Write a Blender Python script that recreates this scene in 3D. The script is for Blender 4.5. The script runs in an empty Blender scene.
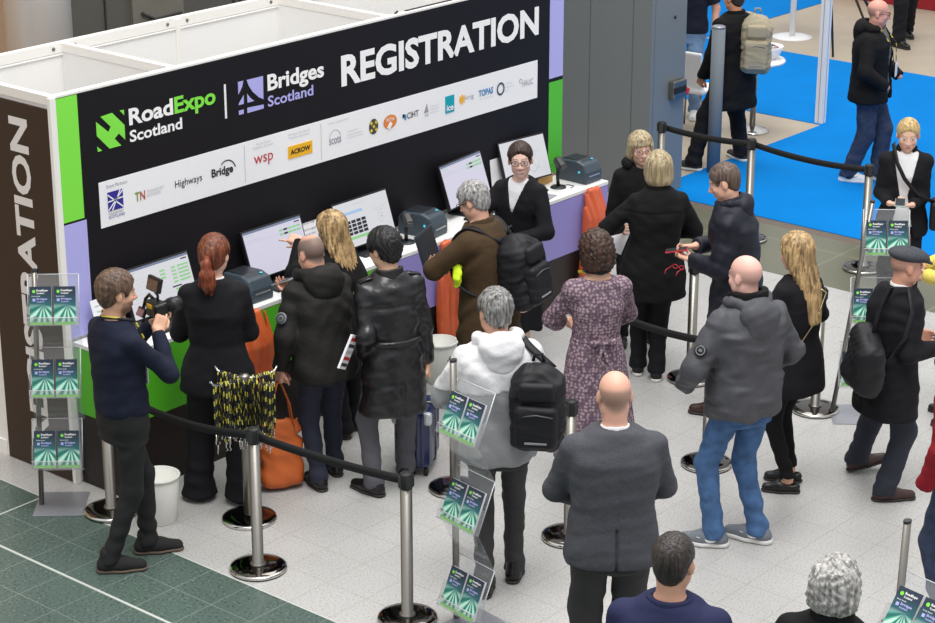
import bpy, bmesh, math, random
import numpy as np
from mathutils import Vector, Matrix
random.seed(7)
SC = bpy.context.scene
COL = SC.collection
# ------------------------------------------------------------------ camera (a balcony view over the hall)
FPX, PITCH, YAW = 2123.0, math.radians(19.92), math.radians(49.71)
CF = np.array([math.sin(YAW)*math.cos(PITCH), math.cos(YAW)*math.cos(PITCH), -math.sin(PITCH)])
CR = np.array([math.cos(YAW), -math.sin(YAW), 0.0])
CU = np.cross(CR, CF)
CAM = np.array([-7.69, -9.73, 5.55])
F2 = np.array([math.sin(YAW), math.cos(YAW), 0.0])          # away from the camera along the floor
R2 = np.array([math.cos(YAW), -math.sin(YAW), 0.0])
def ray(px, py): return CF + CR*(px-467.5)/FPX - CU*(py-311.5)/FPX
def G(px, py, z=0.0):
    r = ray(px, py); return CAM + r*((z-CAM[2])/r[2])
def W(px, py, y=0.0):                                          # point of the plane Y = y
    r = ray(px, py); return CAM + r*((y-CAM[1])/r[1])
def heading(phi):                                              # 0 = facing away from the balcony, 90 = to its right
    a = math.radians(phi); d = math.cos(a)*F2 + math.sin(a)*R2
    return math.atan2(-d[0], d[1])

cd = bpy.data.cameras.new('camera'); co = bpy.data.objects.new('camera', cd); COL.objects.link(co)
cd.sensor_width = 36.0; cd.lens = FPX*36.0/935.0; cd.clip_end = 300
M4 = Matrix(((CR[0], CU[0], -CF[0], CAM[0]), (CR[1], CU[1], -CF[1], CAM[1]), (CR[2], CU[2], -CF[2], CAM[2]), (0, 0, 0, 1)))
co.matrix_world = M4
SC.camera = co

# ------------------------------------------------------------------ materials
def lin(c):
    out = []
    for v in c[:3]:
        v = v/255.0
        out.append(v/12.92 if v <= 0.04045 else ((v+0.055)/1.055)**2.4)
    return tuple(out)+(1.0,)
MATS = {}
def mat(name, col=(200, 200, 200), rough=0.5, metal=0.0, spec=0.5, bump=0.0, bscale=200.0, var=0.0, vscale=8.0, sheen=0.0,
        coat=0.0, alpha=1.0, emit=None, stretch=None, col2=None, bdist=0.01, detail=4.0):
    if name in MATS: return MATS[name]
    m = bpy.data.materials.new(name); m.use_nodes = True; MATS[name] = m
    nt = m.node_tree; p = nt.nodes['Principled BSDF']
    p.inputs['Base Color'].default_value = lin(col)
    p.inputs['Roughness'].default_value = rough; p.inputs['Metallic'].default_value = metal
    p.inputs['Specular IOR Level'].default_value = spec
    p.inputs['Sheen Weight'].default_value = sheen; p.inputs['Coat Weight'].default_value = coat
    p.inputs['Alpha'].default_value = alpha
    if emit:
        p.inputs['Emission Color'].default_value = lin(emit[0]); p.inputs['Emission Strength'].default_value = emit[1]
    tc = None
    if var or bump:
        tc = nt.nodes.new('ShaderNodeTexCoord'); vec = tc.outputs['Object']
        if stretch:
            mp = nt.nodes.new('ShaderNodeMapping'); mp.inputs['Scale'].default_value = stretch
            nt.links.new(vec, mp.inputs[0]); vec = mp.outputs[0]
    if var:
        n = nt.nodes.new('ShaderNodeTexNoise'); n.inputs['Scale'].default_value = vscale; n.inputs['Detail'].default_value = detail
        nt.links.new(vec, n.inputs[0])
        r = nt.nodes.new('ShaderNodeMapRange'); r.inputs[1].default_value = 0.3; r.inputs[2].default_value = 0.7
        nt.links.new(n.outputs[0], r.inputs[0])
        mx = nt.nodes.new('ShaderNodeMix'); mx.data_type = 'RGBA'
        a = lin(col); b = lin(col2) if col2 else tuple(max(0, v*(1-var)) for v in a[:3])+(1,)
        if not col2: a = tuple(min(1, v*(1+var)) for v in a[:3])+(1,)
        mx.inputs[6].default_value = a; mx.inputs[7].default_value = b
        nt.links.new(r.outputs[0], mx.inputs[0]); nt.links.new(mx.outputs[2], p.inputs['Base Color'])
    if bump:
        n = nt.nodes.new('ShaderNodeTexNoise'); n.inputs['Scale'].default_value = bscale; n.inputs['Detail'].default_value = 3
        nt.links.new(vec, n.inputs[0])
        b = nt.nodes.new('ShaderNodeBump'); b.inputs['Strength'].default_value = bump; b.inputs['Distance'].default_value = bdist
        nt.links.new(n.outputs[0], b.inputs['Height']); nt.links.new(b.outputs[0], p.inputs['Normal'])
    return m
def nodes(name):
    m = bpy.data.materials.new(name); m.use_nodes = True; MATS[name] = m
    return m, m.node_tree, m.node_tree.nodes['Principled BSDF']

# ------------------------------------------------------------------ tags
def tag(o, label=None, cat=None, group=None, kind=None):
    if label: o['label'] = label
    if cat: o['category'] = cat
    if group: o['group'] = group
    if kind: o['kind'] = kind
    return o
def empty(name, loc=(0, 0, 0), rz=0.0):
    o = bpy.data.objects.new(name, None); COL.objects.link(o)
    o.location = loc; o.rotation_euler = (0, 0, rz); o.empty_display_size = 0.1
    return o
def link(name, me, parent=None, loc=None, rot=None):
    o = bpy.data.objects.new(name, me); COL.objects.link(o)
    if parent is not None: o.parent = parent
    if loc is not None: o.location = loc
    if rot is not None: o.rotation_euler = rot
    return o
def copy_tree(o, parent=None):
    c = o.copy(); COL.objects.link(c)
    if parent is not None: c.parent = parent
    for ch in list(o.children): copy_tree(ch, c)
    return c

# ------------------------------------------------------------------ mesh builder
class MB:
    def __init__(self): self.v = []; self.f = []; self.m = []; self.sm = []
    def add(self, vs, fs, mi=0, smooth=False):
        b = len(self.v); self.v += [tuple(map(float, p)) for p in vs]
        for f in fs: self.f.append([b+i for i in f]); self.m.append(mi); self.sm.append(smooth)
        return self
    def box(self, c, s, R=None, mi=0):
        c = np.array(c, float); h = np.array(s, float)/2
        vs = [np.array((x, y, z))*h for z in (-1, 1) for y in (-1, 1) for x in (-1, 1)]
        if R is not None: vs = [R @ p for p in vs]
        vs = [p+c for p in vs]
        return self.add(vs, [(0, 2, 3, 1), (4, 5, 7, 6), (0, 1, 5, 4), (2, 6, 7, 3), (0, 4, 6, 2), (1, 3, 7, 5)], mi)
    def prism(self, poly, fn, d, mi=0):
        """poly: 2D points; fn(u, v, w): 3D; extruded from w = 0 to w = d"""
        n = len(poly); vs = [fn(u, v, 0.0) for u, v in poly]+[fn(u, v, d) for u, v in poly]
        fs = [tuple(range(n)), tuple(range(2*n-1, n-1, -1))]+[(i, i+n, (i+1) % n+n, (i+1) % n) for i in range(n)]
        return self.add(vs, fs, mi)
    def tube(self, path, r, n=10, cap=True, mi=0, flat=None):
        path = [np.array(p, float) for p in path]; k = len(path)
        rs = list(r) if hasattr(r, '__len__') else [r]*k
        vs, fs = [], []; prev = None
        for i, p in enumerate(path):
            t = path[min(i+1, k-1)]-path[max(i-1, 0)]; t = t/(np.linalg.norm(t)+1e-9)
            if prev is None:
                a = np.array((0, 0, 1.0)) if abs(t[2]) < 0.9 else np.array((0, 1.0, 0))
            else: a = prev
            u = a-t*(a @ t); u /= np.linalg.norm(u)+1e-9; w = np.cross(t, u); prev = u
            for j in range(n):
                an = 2*math.pi*j/n
                ku, kw = (1, 1) if flat is None else flat
                vs.append(p+rs[i]*(math.cos(an)*u*ku+math.sin(an)*w*kw))
        for i in range(k-1):
            for j in range(n):
                fs.append((i*n+j, i*n+(j+1) % n, (i+1)*n+(j+1) % n, (i+1)*n+j))
        self.add(vs, fs, mi, True)
        if cap:
            b = len(self.v)-len(vs)
            self.f.append([b+j for j in range(n)][::-1]); self.m.append(mi); self.sm.append(False)
            self.f.append([b+(k-1)*n+j for j in range(n)]); self.m.append(mi); self.sm.append(False)
        return self
    def lathe(self, prof, c=(0, 0, 0), n=32, mi=0, smooth=True, axis=None):
        """prof: (radius, height) pairs, closed at radius 0"""
        vs, fs = [], []; k = len(prof); c = np.array(c, float)
        for r, z in prof:
            for j in range(n):
                a = 2*math.pi*j/n; p = np.array((r*math.cos(a), r*math.sin(a), z))
                if axis is not None: p = axis @ p
                vs.append(p+c)
        for i in range(k-1):
            for j in range(n):
                fs.append((i*n+j, i*n+(j+1) % n, (i+1)*n+(j+1) % n, (i+1)*n+j))
        return self.add(vs, fs, mi, smooth)
    def ribbon(self, path, side, w, t, mi=0):
        """flat band along path; side: unit vector(s) across the band, thickness t along their normal"""
        path = [np.array(p, float) for p in path]; k = len(path)
        vs, fs = [], []
        for i, p in enumerate(path):
            tt = path[min(i+1, k-1)]-path[max(i-1, 0)]; tt = tt/(np.linalg.norm(tt)+1e-9)
            s = np.array(side[i] if np.ndim(side) == 2 else side, float); s = s/np.linalg.norm(s)
            nn = np.cross(tt, s); nn /= np.linalg.norm(nn)+1e-9
            for a, b in ((-1, -1), (1, -1), (1, 1), (-1, 1)): vs.append(p+s*a*w/2+nn*b*t/2)
        for i in range(k-1):
            for j in range(4): fs.append((i*4+j, i*4+(j+1) % 4, (i+1)*4+(j+1) % 4, (i+1)*4+j))
        fs.append((3, 2, 1, 0)); fs.append(tuple((k-1)*4+j for j in range(4)))
        return self.add(vs, fs, mi, True)
    def mesh(self, name, mats, smooth=None):
        me = bpy.data.meshes.new(name); me.from_pydata(self.v, [], self.f)
        for x in (mats if isinstance(mats, (list, tuple)) else [mats]): me.materials.append(x)
        me.polygons.foreach_set('material_index', self.m)
        me.polygons.foreach_set('use_smooth', self.sm if smooth is None else [smooth]*len(self.f))
        bm = bmesh.new(); bm.from_mesh(me); bmesh.ops.recalc_face_normals(bm, faces=bm.faces); bm.to_mesh(me); bm.free()
        me.update(); return me
    def build(self, name, mats, parent=None, loc=None, rot=None, bevel=0.0, seg=2, smooth=None):
        o = link(name, self.mesh(name, mats, smooth), parent, loc, rot)
        if bevel:
            b = o.modifiers.new('bevel', 'BEVEL'); b.width = bevel; b.segments = seg; b.limit_method = 'ANGLE'; b.angle_limit = 0.6
        return o
def rotm(rx=0, ry=0, rz=0):
    return np.array(Matrix.Rotation(rz, 3, 'Z') @ Matrix.Rotation(ry, 3, 'Y') @ Matrix.Rotation(rx, 3, 'X'))
def frame(t, up=(0, 0, 1)):
    t = np.array(t, float); t /= np.linalg.norm(t); u = np.array(up, float); u = u-t*(u @ t)
    u /= np.linalg.norm(u); return np.stack([np.cross(u, t), u, t], 1)     # columns: side, up, along

# ------------------------------------------------------------------ lettering
_TXT = {}
def text_mesh(s, bold=0.0):
    key = (s, bold)
    if key in _TXT: return _TXT[key]
    cu = bpy.data.curves.new('lettering', 'FONT'); cu.body = s; cu.size = 1.0; cu.offset = bold; cu.resolution_u = 3
    o = bpy.data.objects.new('lettering', cu); COL.objects.link(o)
    dg = bpy.context.evaluated_depsgraph_get(); me = o.evaluated_get(dg).to_mesh()
    v = np.array([tuple(q.co) for q in me.vertices]); f = [tuple(p.vertices) for p in me.polygons]
    o.evaluated_get(dg).to_mesh_clear()
    bpy.data.objects.remove(o); bpy.data.curves.remove(cu)
    _TXT[key] = (v, f); return _TXT[key]
def text_into(mb, s, box, fn, bold=0.0, mi=0, depth=0.0):
    """lettering filling box (u0, v0, u1, v1); fn(u, v) gives the 3D point"""
    v, f = text_mesh(s, bold)
    lo, hi = v.min(0), v.max(0); u0, v0, u1, v1 = box
    p = [fn(u0+(q[0]-lo[0])/(hi[0]-lo[0])*(u1-u0), v0+(q[1]-lo[1])/(hi[1]-lo[1])*(v1-v0)) for q in v]
    mb.add(p, f, mi)

# ------------------------------------------------------------------ implicit surfaces (figures, clothes, bags)
def smin(a, b, k):
    h = np.clip(0.5+0.5*(b-a)/k, 0, 1); return b+(a-b)*h-k*h*(1-h)
def smax(a, b, k): return -smin(-a, -b, k)
A3 = lambda p: np.array(p, np.float32)
class Rc:                                                      # round cone
    def __init__(s, a, b, ra, rb):
        s.a, s.b, s.ra, s.rb = A3(a), A3(b), ra, rb
        s.c = (s.a+s.b)/2; s.r = float(np.linalg.norm(s.b-s.a))/2+max(ra, rb)
    def __call__(s, P):
        d = s.b-s.a; L = float(d @ d)+1e-12
        t = np.clip(((P-s.a) @ d)/L, 0, 1)
        q = P-s.a-t[:, None]*d
        return np.sqrt((q*q).sum(1))-(s.ra+(s.rb-s.ra)*t)
class El:                                                      # ellipsoid, R columns = its axes
    def __init__(s, c, r, R=None):
        s.c, s.rad, s.R = A3(c), A3(r), None if R is None else np.array(R, np.float32); s.r = float(max(r))
    def __call__(s, P):
        q = P-s.c
        if s.R is not None: q = q @ s.R
        k0 = np.sqrt(((q/s.rad)**2).sum(1)); k1 = np.sqrt(((q/s.rad**2)**2).sum(1))+1e-9
        return k0*(k0-1)/k1
class Bx:                                                      # rounded box
    def __init__(s, c, h, rr, R=None):
        s.c, s.h, s.rr, s.R = A3(c), A3(h), rr, None if R is None else np.array(R, np.float32); s.r = float(np.linalg.norm(h))
    def __call__(s, P):
        q = P-s.c
        if s.R is not None: q = q @ s.R
        q = np.abs(q)-(s.h-s.rr)
        return np.sqrt((np.maximum(q, 0)**2).sum(1))+np.minimum(q.max(1), 0)-s.rr
class Loft:                                                    # stack of super-ellipses (z, a, b, cx, cy, twist)
    def __init__(s, st, n=2.3):
        st = sorted(st); s.z = np.array([q[0] for q in st]); s.q = np.array([list(q[1:])+[0]*(6-len(q)) for q in st], float); s.n = n
        s.c = A3((s.q[:, 2].mean(), s.q[:, 3].mean(), s.z.mean()))
        s.r = float((s.z[-1]-s.z[0])/2+s.q[:, :2].max()+np.abs(s.q[:, 2:4]-s.c[:2]).max())
    def __call__(s, P):
        z = P[:, 2]; I = lambda i: np.interp(z, s.z, s.q[:, i]).astype(np.float32)
        a, b, x, y, tw = I(0), I(1), P[:, 0]-I(2), P[:, 1]-I(3), I(4)
        c, sn = np.cos(tw), np.sin(tw); x, y = x*c+y*sn, -x*sn+y*c
        q = ((np.abs(x)/a)**s.n+(np.abs(y)/b)**s.n)**(1/s.n)
        d = (q-1)*np.minimum(a, b)
        return smax(smax(d, z-s.z[-1], 0.02), s.z[0]-z, 0.02)
class Fn:                                                      # any function with a bounding sphere
    def __init__(s, f, c, r): s.f, s.c, s.r = f, A3(c), r
    def __call__(s, P): return s.f(P)
class Field:
    def __init__(s, k=0.03): s.ops = []; s.k = k; s.post = []
    def add(s, prim, k=None, sub=False): s.ops.append((prim, s.k if k is None else k, sub)); return s
    def bounds(s):
        lo = np.min([p.c-p.r for p, k, sb in s.ops if not sb], 0); hi = np.max([p.c+p.r for p, k, sb in s.ops if not sb], 0)
        return lo, hi
    @property
    def c(s): lo, hi = s.bounds(); return (lo+hi)/2
    @property
    def r(s): lo, hi = s.bounds(); return float(np.linalg.norm(hi-lo))/2
    def __call__(s, P):
        d = np.full(len(P), 9.0, np.float32)
        for p, k, sub in s.ops:
            e = P-p.c; dist = np.sqrt((e*e).sum(1))-p.r; near = dist < 0.10
            if not sub: d = np.minimum(d, np.where(near, 9.0, np.maximum(dist, 0.1)).astype(np.float32))
            if near.any():
                v = p(P[near])
                d[near] = smax(d[near], -v, k) if sub else smin(d[near], v, k)
        for f in s.post: d = f(P, d)
        return d
def axis_lines(lo, hi, h, fine=()):
    """grid lines from lo to hi, h apart, finer in the (z0, z1, step) intervals"""
    out = [lo]; 
    while out[-1] < hi:
        st = h
        for a, b, q in fine:
            if a <= out[-1] <= b: st = min(st, q)
        out.append(out[-1]+st)
    return np.array(out, np.float32)
def surface(f, xs, ys, zs, B=5):
    n = np.array([len(xs), len(ys), len(zs)])
    bi = [np.arange(0, m, B) for m in n]
    ce = [np.array([(c[i]+c[min(i+B, len(c)-1)])/2 for i in b], np.float32) for c, b in zip((xs, ys, zs), bi)]
    hw = [np.array([(c[min(i+B, len(c)-1)]-c[i])/2 for i in b], np.float32) for c, b in zip((xs, ys, zs), bi)]
    X, Y, Z = np.meshgrid(*ce, indexing='ij'); HX, HY, HZ = np.meshgrid(*hw, indexing='ij')
    cv = f(np.stack([X.ravel(), Y.ravel(), Z.ravel()], 1)).reshape(X.shape)
    act = np.abs(cv) < 1.75*np.sqrt(HX**2+HY**2+HZ**2)+0.008
    ex = lambda a: a.repeat(B, 0)[:n[0]].repeat(B, 1)[:, :n[1]].repeat(B, 2)[:, :, :n[2]]
    Fv = ex(np.where(cv < 0, -1.0, 1.0).astype(np.float32)); ma = ex(act)
    id3 = np.argwhere(ma)
    P = np.stack([xs[id3[:, 0]], ys[id3[:, 1]], zs[id3[:, 2]]], 1).astype(np.float32)
    Fv[ma] = f(P)
    S = Fv < 0; c = np.zeros(tuple(n-1), np.uint8)
    cor = [(i, j, k) for i in (0, 1) for j in (0, 1) for k in (0, 1)]
    for i, j, k in cor: c += S[i:n[0]-1+i, j:n[1]-1+j, k:n[2]-1+k]
    ac = (c > 0) & (c < 8); idx = np.argwhere(ac)
    vid = np.full(ac.shape, -1, np.int64); vid[ac] = np.arange(len(idx))
    acc = np.zeros((len(idx), 3)); cnt = np.zeros(len(idx))
    for a in cor:
        for ax in range(3):
            if a[ax]: continue
            b = list(a); b[ax] = 1
            ia, ib = idx+a, idx+b
            fa, fb = Fv[ia[:, 0], ia[:, 1], ia[:, 2]], Fv[ib[:, 0], ib[:, 1], ib[:, 2]]
            m = (fa < 0) != (fb < 0)
            t = np.where(m, fa/np.where(m, fa-fb, 1), 0)[:, None]
            pa = np.stack([xs[ia[:, 0]], ys[ia[:, 1]], zs[ia[:, 2]]], 1); pb = np.stack([xs[ib[:, 0]], ys[ib[:, 1]], zs[ib[:, 2]]], 1)
            acc += np.where(m[:, None], pa+t*(pb-pa), 0); cnt += m
    V = acc/np.maximum(cnt, 1)[:, None]; Q = []
    for ax in range(3):
        o1, o2 = (ax+1) % 3, (ax+2) % 3
        sl = [slice(None)]*3; sl[ax] = slice(0, -1); A = S[tuple(sl)]
        sl[ax] = slice(1, None); Bb = S[tuple(sl)]
        e = np.argwhere(A != Bb)
        e = e[(e[:, o1] > 0) & (e[:, o2] > 0) & (e[:, o1] < n[o1]-1) & (e[:, o2] < n[o2]-1)]
        if not len(e): continue
        def at(d1, d2):
            q = e.copy(); q[:, o1] += d1; q[:, o2] += d2; return vid[q[:, 0], q[:, 1], q[:, 2]]
        q = np.stack([at(-1, -1), at(0, -1), at(0, 0), at(-1, 0)], 1)
        fl = ~A[e[:, 0], e[:, 1], e[:, 2]]
        q[fl] = q[fl][:, ::-1]; Q.append(q)
    Q = np.concatenate(Q) if Q else np.zeros((0, 4), int)
    return V, Q[(Q >= 0).all(1)]
def np_mesh(name, V, Q, mats, color=None, smooth=True):
    me = bpy.data.meshes.new(name); me.vertices.add(len(V)); me.vertices.foreach_set('co', V.astype(np.float32).ravel())
    me.loops.add(Q.size); me.loops.foreach_set('vertex_index', Q.astype(np.int32).ravel())
    me.polygons.add(len(Q)); me.polygons.foreach_set('loop_start', np.arange(0, Q.size, 4, dtype=np.int32))
    me.polygons.foreach_set('loop_total', np.full(len(Q), 4, np.int32))
    me.polygons.foreach_set('use_smooth', np.full(len(Q), smooth))
    for x in (mats if isinstance(mats, (list, tuple)) else [mats]): me.materials.append(x)
    me.update(calc_edges=True)
    if color is not None:
        at = me.color_attributes.new('tint', 'FLOAT_COLOR', 'POINT'); at.data.foreach_set('color', color.astype(np.float32).ravel())
    return me
def blob(name, f, mats, parent=None, h=0.01, fine=(), zlim=None, color=None, shift=None):
    """mesh of the zero set of a Field"""
    lo, hi = f.bounds(); lo = lo-0.03; hi = hi+0.03
    if zlim: lo[2] = max(lo[2], zlim[0]); hi[2] = min(hi[2], zlim[1])
    xs, ys, zs = axis_lines(lo[0], hi[0], h), axis_lines(lo[1], hi[1], h), axis_lines(lo[2], hi[2], max(h, 0.012) if fine else h, fine)
    V, Q = surface(f, xs, ys, zs)
    c = None if color is None else color(V)
    if shift is not None: V = V-np.array(shift)
    return link(name, np_mesh(name, V, Q, mats, c), parent)
def folds(P, amp, scale=1.0, seed=0):
    """soft cloth creases"""
    rs = np.random.RandomState(seed); d = np.zeros(len(P), np.float32)
    w = 0.5*np.sin(P @ A3(rs.randn(3))*9*scale+rs.rand()*6)
    for i in range(4):
        k = rs.randn(3); k /= np.linalg.norm(k); k[2] = abs(k[2])+0.5
        d += np.sin(P @ A3(k)*(22+14*i)*scale+w*(2+i)+rs.rand()*6)/(1+0.6*i)
    return amp*d*0.5
# ------------------------------------------------------------------ floors
def tile_mat(name, base, dark, light, mortar, off, msize=0.003, rough=0.3, amount=0.5, big=0.04, gap=0.305, sscale=85):
    m, nt, p = nodes(name); L = nt.links.new
    tc = nt.nodes.new('ShaderNodeTexCoord'); mp = nt.nodes.new('ShaderNodeMapping'); mp.inputs['Location'].default_value = (off[0], off[1], 0)
    L(tc.outputs['Object'], mp.inputs[0])
    br = nt.nodes.new('ShaderNodeTexBrick'); br.offset = 0.0; br.inputs['Scale'].default_value = 1.0
    br.inputs['Brick Width'].default_value = gap; br.inputs['Row Height'].default_value = gap; br.inputs['Mortar Size'].default_value = msize
    br.inputs['Mortar Smooth'].default_value = 0.3
    L(mp.outputs[0], br.inputs['Vector'])
    n1 = nt.nodes.new('ShaderNodeTexNoise'); n1.inputs['Scale'].default_value = sscale; n1.inputs['Detail'].default_value = 3
    L(tc.outputs['Object'], n1.inputs[0])
    r1 = nt.nodes.new('ShaderNodeValToRGB'); e = r1.color_ramp.elements
    e[0].position = 0.33; e[0].color = lin(dark); e[1].position = 0.46; e[1].color = lin(base)
    x = e.new(0.62); x.color = lin(base); x = e.new(0.75); x.color = lin(light)
    L(n1.outputs[0], r1.inputs[0])
    n2 = nt.nodes.new('ShaderNodeTexVoronoi'); n2.inputs['Scale'].default_value = 3.28; L(mp.outputs[0], n2.inputs[0])
    n3 = nt.nodes.new('ShaderNodeTexNoise'); n3.inputs['Scale'].default_value = 1.3; L(tc.outputs['Object'], n3.inputs[0])
    mv = nt.nodes.new('ShaderNodeMapRange'); mv.inputs[1].default_value = 0.35; mv.inputs[2].default_value = 0.65; mv.inputs[3].default_value = 1-big; mv.inputs[4].default_value = 1+big
    L(n3.outputs[0], mv.inputs[0])
    mu = nt.nodes.new('ShaderNodeMix'); mu.data_type = 'RGBA'; mu.blend_type = 'MULTIPLY'; mu.inputs[0].default_value = 1.0
    L(r1.outputs[0], mu.inputs[6]); L(mv.outputs[0], mu.inputs[7])
    mx = nt.nodes.new('ShaderNodeMix'); mx.data_type = 'RGBA'; mx.inputs[7].default_value = lin(mortar)
    L(br.outputs['Fac'], mx.inputs[0]); L(mu.outputs[2], mx.inputs[6]); L(mx.outputs[2], p.inputs['Base Color'])
    p.inputs['Roughness'].default_value = rough; p.inputs['Specular IOR Level'].default_value = 0.35
    return m
M_white_tile = tile_mat('white_terrazzo', (184, 183, 181), (150, 147, 143), (208, 207, 206), (158, 155, 150), (0.27, 0.0), 0.0025)
M_dark_tile = tile_mat('green_terrazzo', (84, 101, 95), (52, 66, 62), (140, 152, 143), (134, 145, 138), (0.27, 0.0), 0.0022, sscale=60)
M_olive_tile = tile_mat('olive_terrazzo', (106, 106, 88), (82, 84, 68), (142, 142, 122), (150, 147, 130), (0.27, 0.07), 0.004, gap=1.22)
M_beige = mat('beige_floor', (176, 163, 144), 0.5, var=0.05, vscale=3, bump=0.05, bscale=120)
M_blue = mat('blue_carpet', (0, 124, 204), 0.95, spec=0.1, var=0.05, vscale=2.0, bump=0.3, bscale=400)
M_brown_band = mat('brown_stone', (104, 92, 80), 0.5, var=0.12, vscale=25)
M_inlay = mat('pale_inlay', (196, 200, 194), 0.4)
def sheet(name, x0, x1, y0, y1, z, m, t=0.02):
    o = MB().box(((x0+x1)/2, (y0+y1)/2, z-t/2), (x1-x0, y1-y0, t)).build(name, m)
    return tag(o, kind='structure')
sheet('floor', -0.27, 6.28, -12, 0.9, 0.0, M_white_tile)
sheet('floor', -8, -0.27, -12, 0.9, 0.0, M_dark_tile)
sheet('floor', -8, 7.40, 0.9, 14, 0.0, M_beige)
sheet('floor', 6.28, 7.36, -14, 0.9, 0.0, M_olive_tile)
sheet('floor', 7.36, 7.50, -14, 0.9, 0.0, M_brown_band)
sheet('floor', 7.50, 24, -14, 14, 0.0, M_beige)
sheet('carpet', 7.50, 13.1, -14, 1.02, 0.006, M_blue, 0.006)
sheet('carpet', 10.53, 13.1, 1.02, 10, 0.006, M_blue, 0.006)
sheet('carpet', 13.1, 24, 4.2, 10, 0.006, M_blue, 0.006)
inl = MB()
inl.box((-0.87, -5.5, 0.0006), (0.016, 13, 0.0012)); inl.box((-0.275, -5.5, 0.0006), (0.010, 13, 0.0012))
inl.box((-4, 0.0, 0.0006), (7.5, 0.012, 0.0012))
tag(inl.build('trim_1', M_inlay), kind='structure')

# ------------------------------------------------------------------ building behind
M_darkwall = mat('dark_grey_wall', (88, 87, 82), 0.6, var=0.06, vscale=1.5)
M_panel = mat('concrete_panel', (112, 110, 101), 0.7, var=0.06, vscale=6)
M_seam = mat('dark_seam', (48, 48, 46), 0.7)
M_beigewall = mat('tan_wall', (205, 172, 140), 0.7)
M_steelcol = mat('brushed_column', (206, 207, 208), 0.36, metal=0.45, bump=0.04, bscale=60, stretch=(1, 1, 0.05))
M_clad = mat('grey_cladding', (122, 129, 132), 0.38, spec=0.6, bump=0.03, bscale=90, stretch=(1, 1, 0.03))
w = MB().box((4.8, 2.65, 3.0), (5.2, 0.1, 6.0)).build('wall_back', M_darkwall); tag(w, kind='structure')
pn = MB().box((3.13, 2.585, 3.0), (0.52, 0.03, 6.0)).build('concrete_panel', M_panel, w)
sm = MB()
for x in (2.62, 3.95, 4.02): sm.box((x, 2.594, 3), (0.014, 0.012, 6.0))
sm.build('seam', M_seam, w)
pipe = MB().tube([(2.95, 2.555, 2.16), (3.08, 2.555, 2.09), (3.35, 2.555, 2.10)], 0.012, 6); pipe.build('cable', M_seam, w)
w = MB().box((-0.9, 3.2, 3.0), (6.2, 0.1, 6.0)).build('wall_back', M_beigewall); tag(w, kind='structure')
col = MB().lathe([(0, 0), (0.23, 0), (0.23, 6.0), (0, 6.0)], (1.48, 1.95, 0), 48).build('column_steel', M_steelcol)
tag(col, kind='structure'); col.name = 'pillar_round'
pil = MB().box((7.515, 2.4, 3.0), (0.53, 3.14, 6.0)).build('pillar_square', M_clad); tag(pil, kind='structure')
sm = MB()
for y in (1.03, 1.50): sm.box((7.2495, y, 3), (0.003, 0.012, 6.0))
sm.box((7.30, 0.8298, 3), (0.006, 0.003, 6.0))
sm.build('seam', mat('cladding_seam', (100, 106, 109), 0.5), pil)
b = W(675, 17, 0.83); MB().lathe([(0, 0), (0.014, 0), (0.014, 0.01), (0, 0.01)], (b[0], 0.83, b[2]), 14, axis=rotm(math.pi/2)).build('bolt_hole', M_seam, pil)
# red stand front at the far end of the hall
tag(MB().box((16.9, 2.9, 0.2), (1.3, 3.2, 0.4)).box((16.9, 2.9, 0.43), (1.4, 3.3, 0.06)).build('exhibition_plinth', mat('red_panel', (150, 20, 32), 0.5), bevel=0.01),
    'red exhibition plinth at the far end of the pale floor', 'plinth')

# ------------------------------------------------------------------ booth shell
M_shell = mat('white_shell_panel', (246, 245, 243), 0.5)
M_rail = mat('white_aluminium', (247, 245, 240), 0.4)
M_dim = mat('screw_grey', (120, 118, 112), 0.5)
def shell(name, c, s, lines=()):
    o = MB().box(c, s).build(name, M_shell); tag(o, kind='structure'); return o
shell('wall_front', (2.4525, 0.020, 1.24), (4.905, 0.036, 2.476))
shell('wall_left', (0.022, 0.56, 1.24), (0.036, 1.04, 2.476))
shell('wall_rear', (2.4525, 1.10, 1.24), (4.905, 0.036, 2.476))
shell('wall_right', (4.885, 0.56, 1.24), (0.036, 1.04, 2.476))
for x in (0.99, 2.97): shell('wall_divider', (x, 0.56, 1.24), (0.036, 1.04, 2.476))
rl = MB()
rl.box((2.4525, 0.022, 2.474), (4.91, 0.044, 0.020)); rl.box((2.4525, 1.10, 2.455), (4.91, 0.044, 0.07))
for x in (0.02, 0.99, 2.97, 4.885): rl.box((x, 0.56, 2.455), (0.044, 1.04, 0.06))
rl.box((2.4525, 1.074, 2.41), (4.90, 0.006, 0.01)); 
for x in (0.02, 0.99, 1.98, 2.97, 3.96, 4.88):
    rl.box((x, 1.08, 1.24), (0.04, 0.03, 2.476))
rl.box((-0.001, -0.002, 1.24), (0.044, 0.03, 2.48)); rl.box((0.02, 0.675, 1.24), (0.044, 0.03, 2.48))
o = rl.build('trim_2', M_rail, bevel=0.003); tag(o, kind='structure')
sc = MB()
for x in (0.99, 1.98, 2.97):
    for d in (-0.09, 0.09): sc.lathe([(0, 0), (0.012, 0), (0.012, 0.006), (0, 0.006)], (x+d, 1.078, 2.455), 10, axis=rotm(math.pi/2))
sc.build('screw', M_dim, o)
tag(MB().box((-0.002, 0.86, 0.05), (0.012, 0.36, 0.10)).build('baseboard_left', M_rail), kind='structure')

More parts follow.
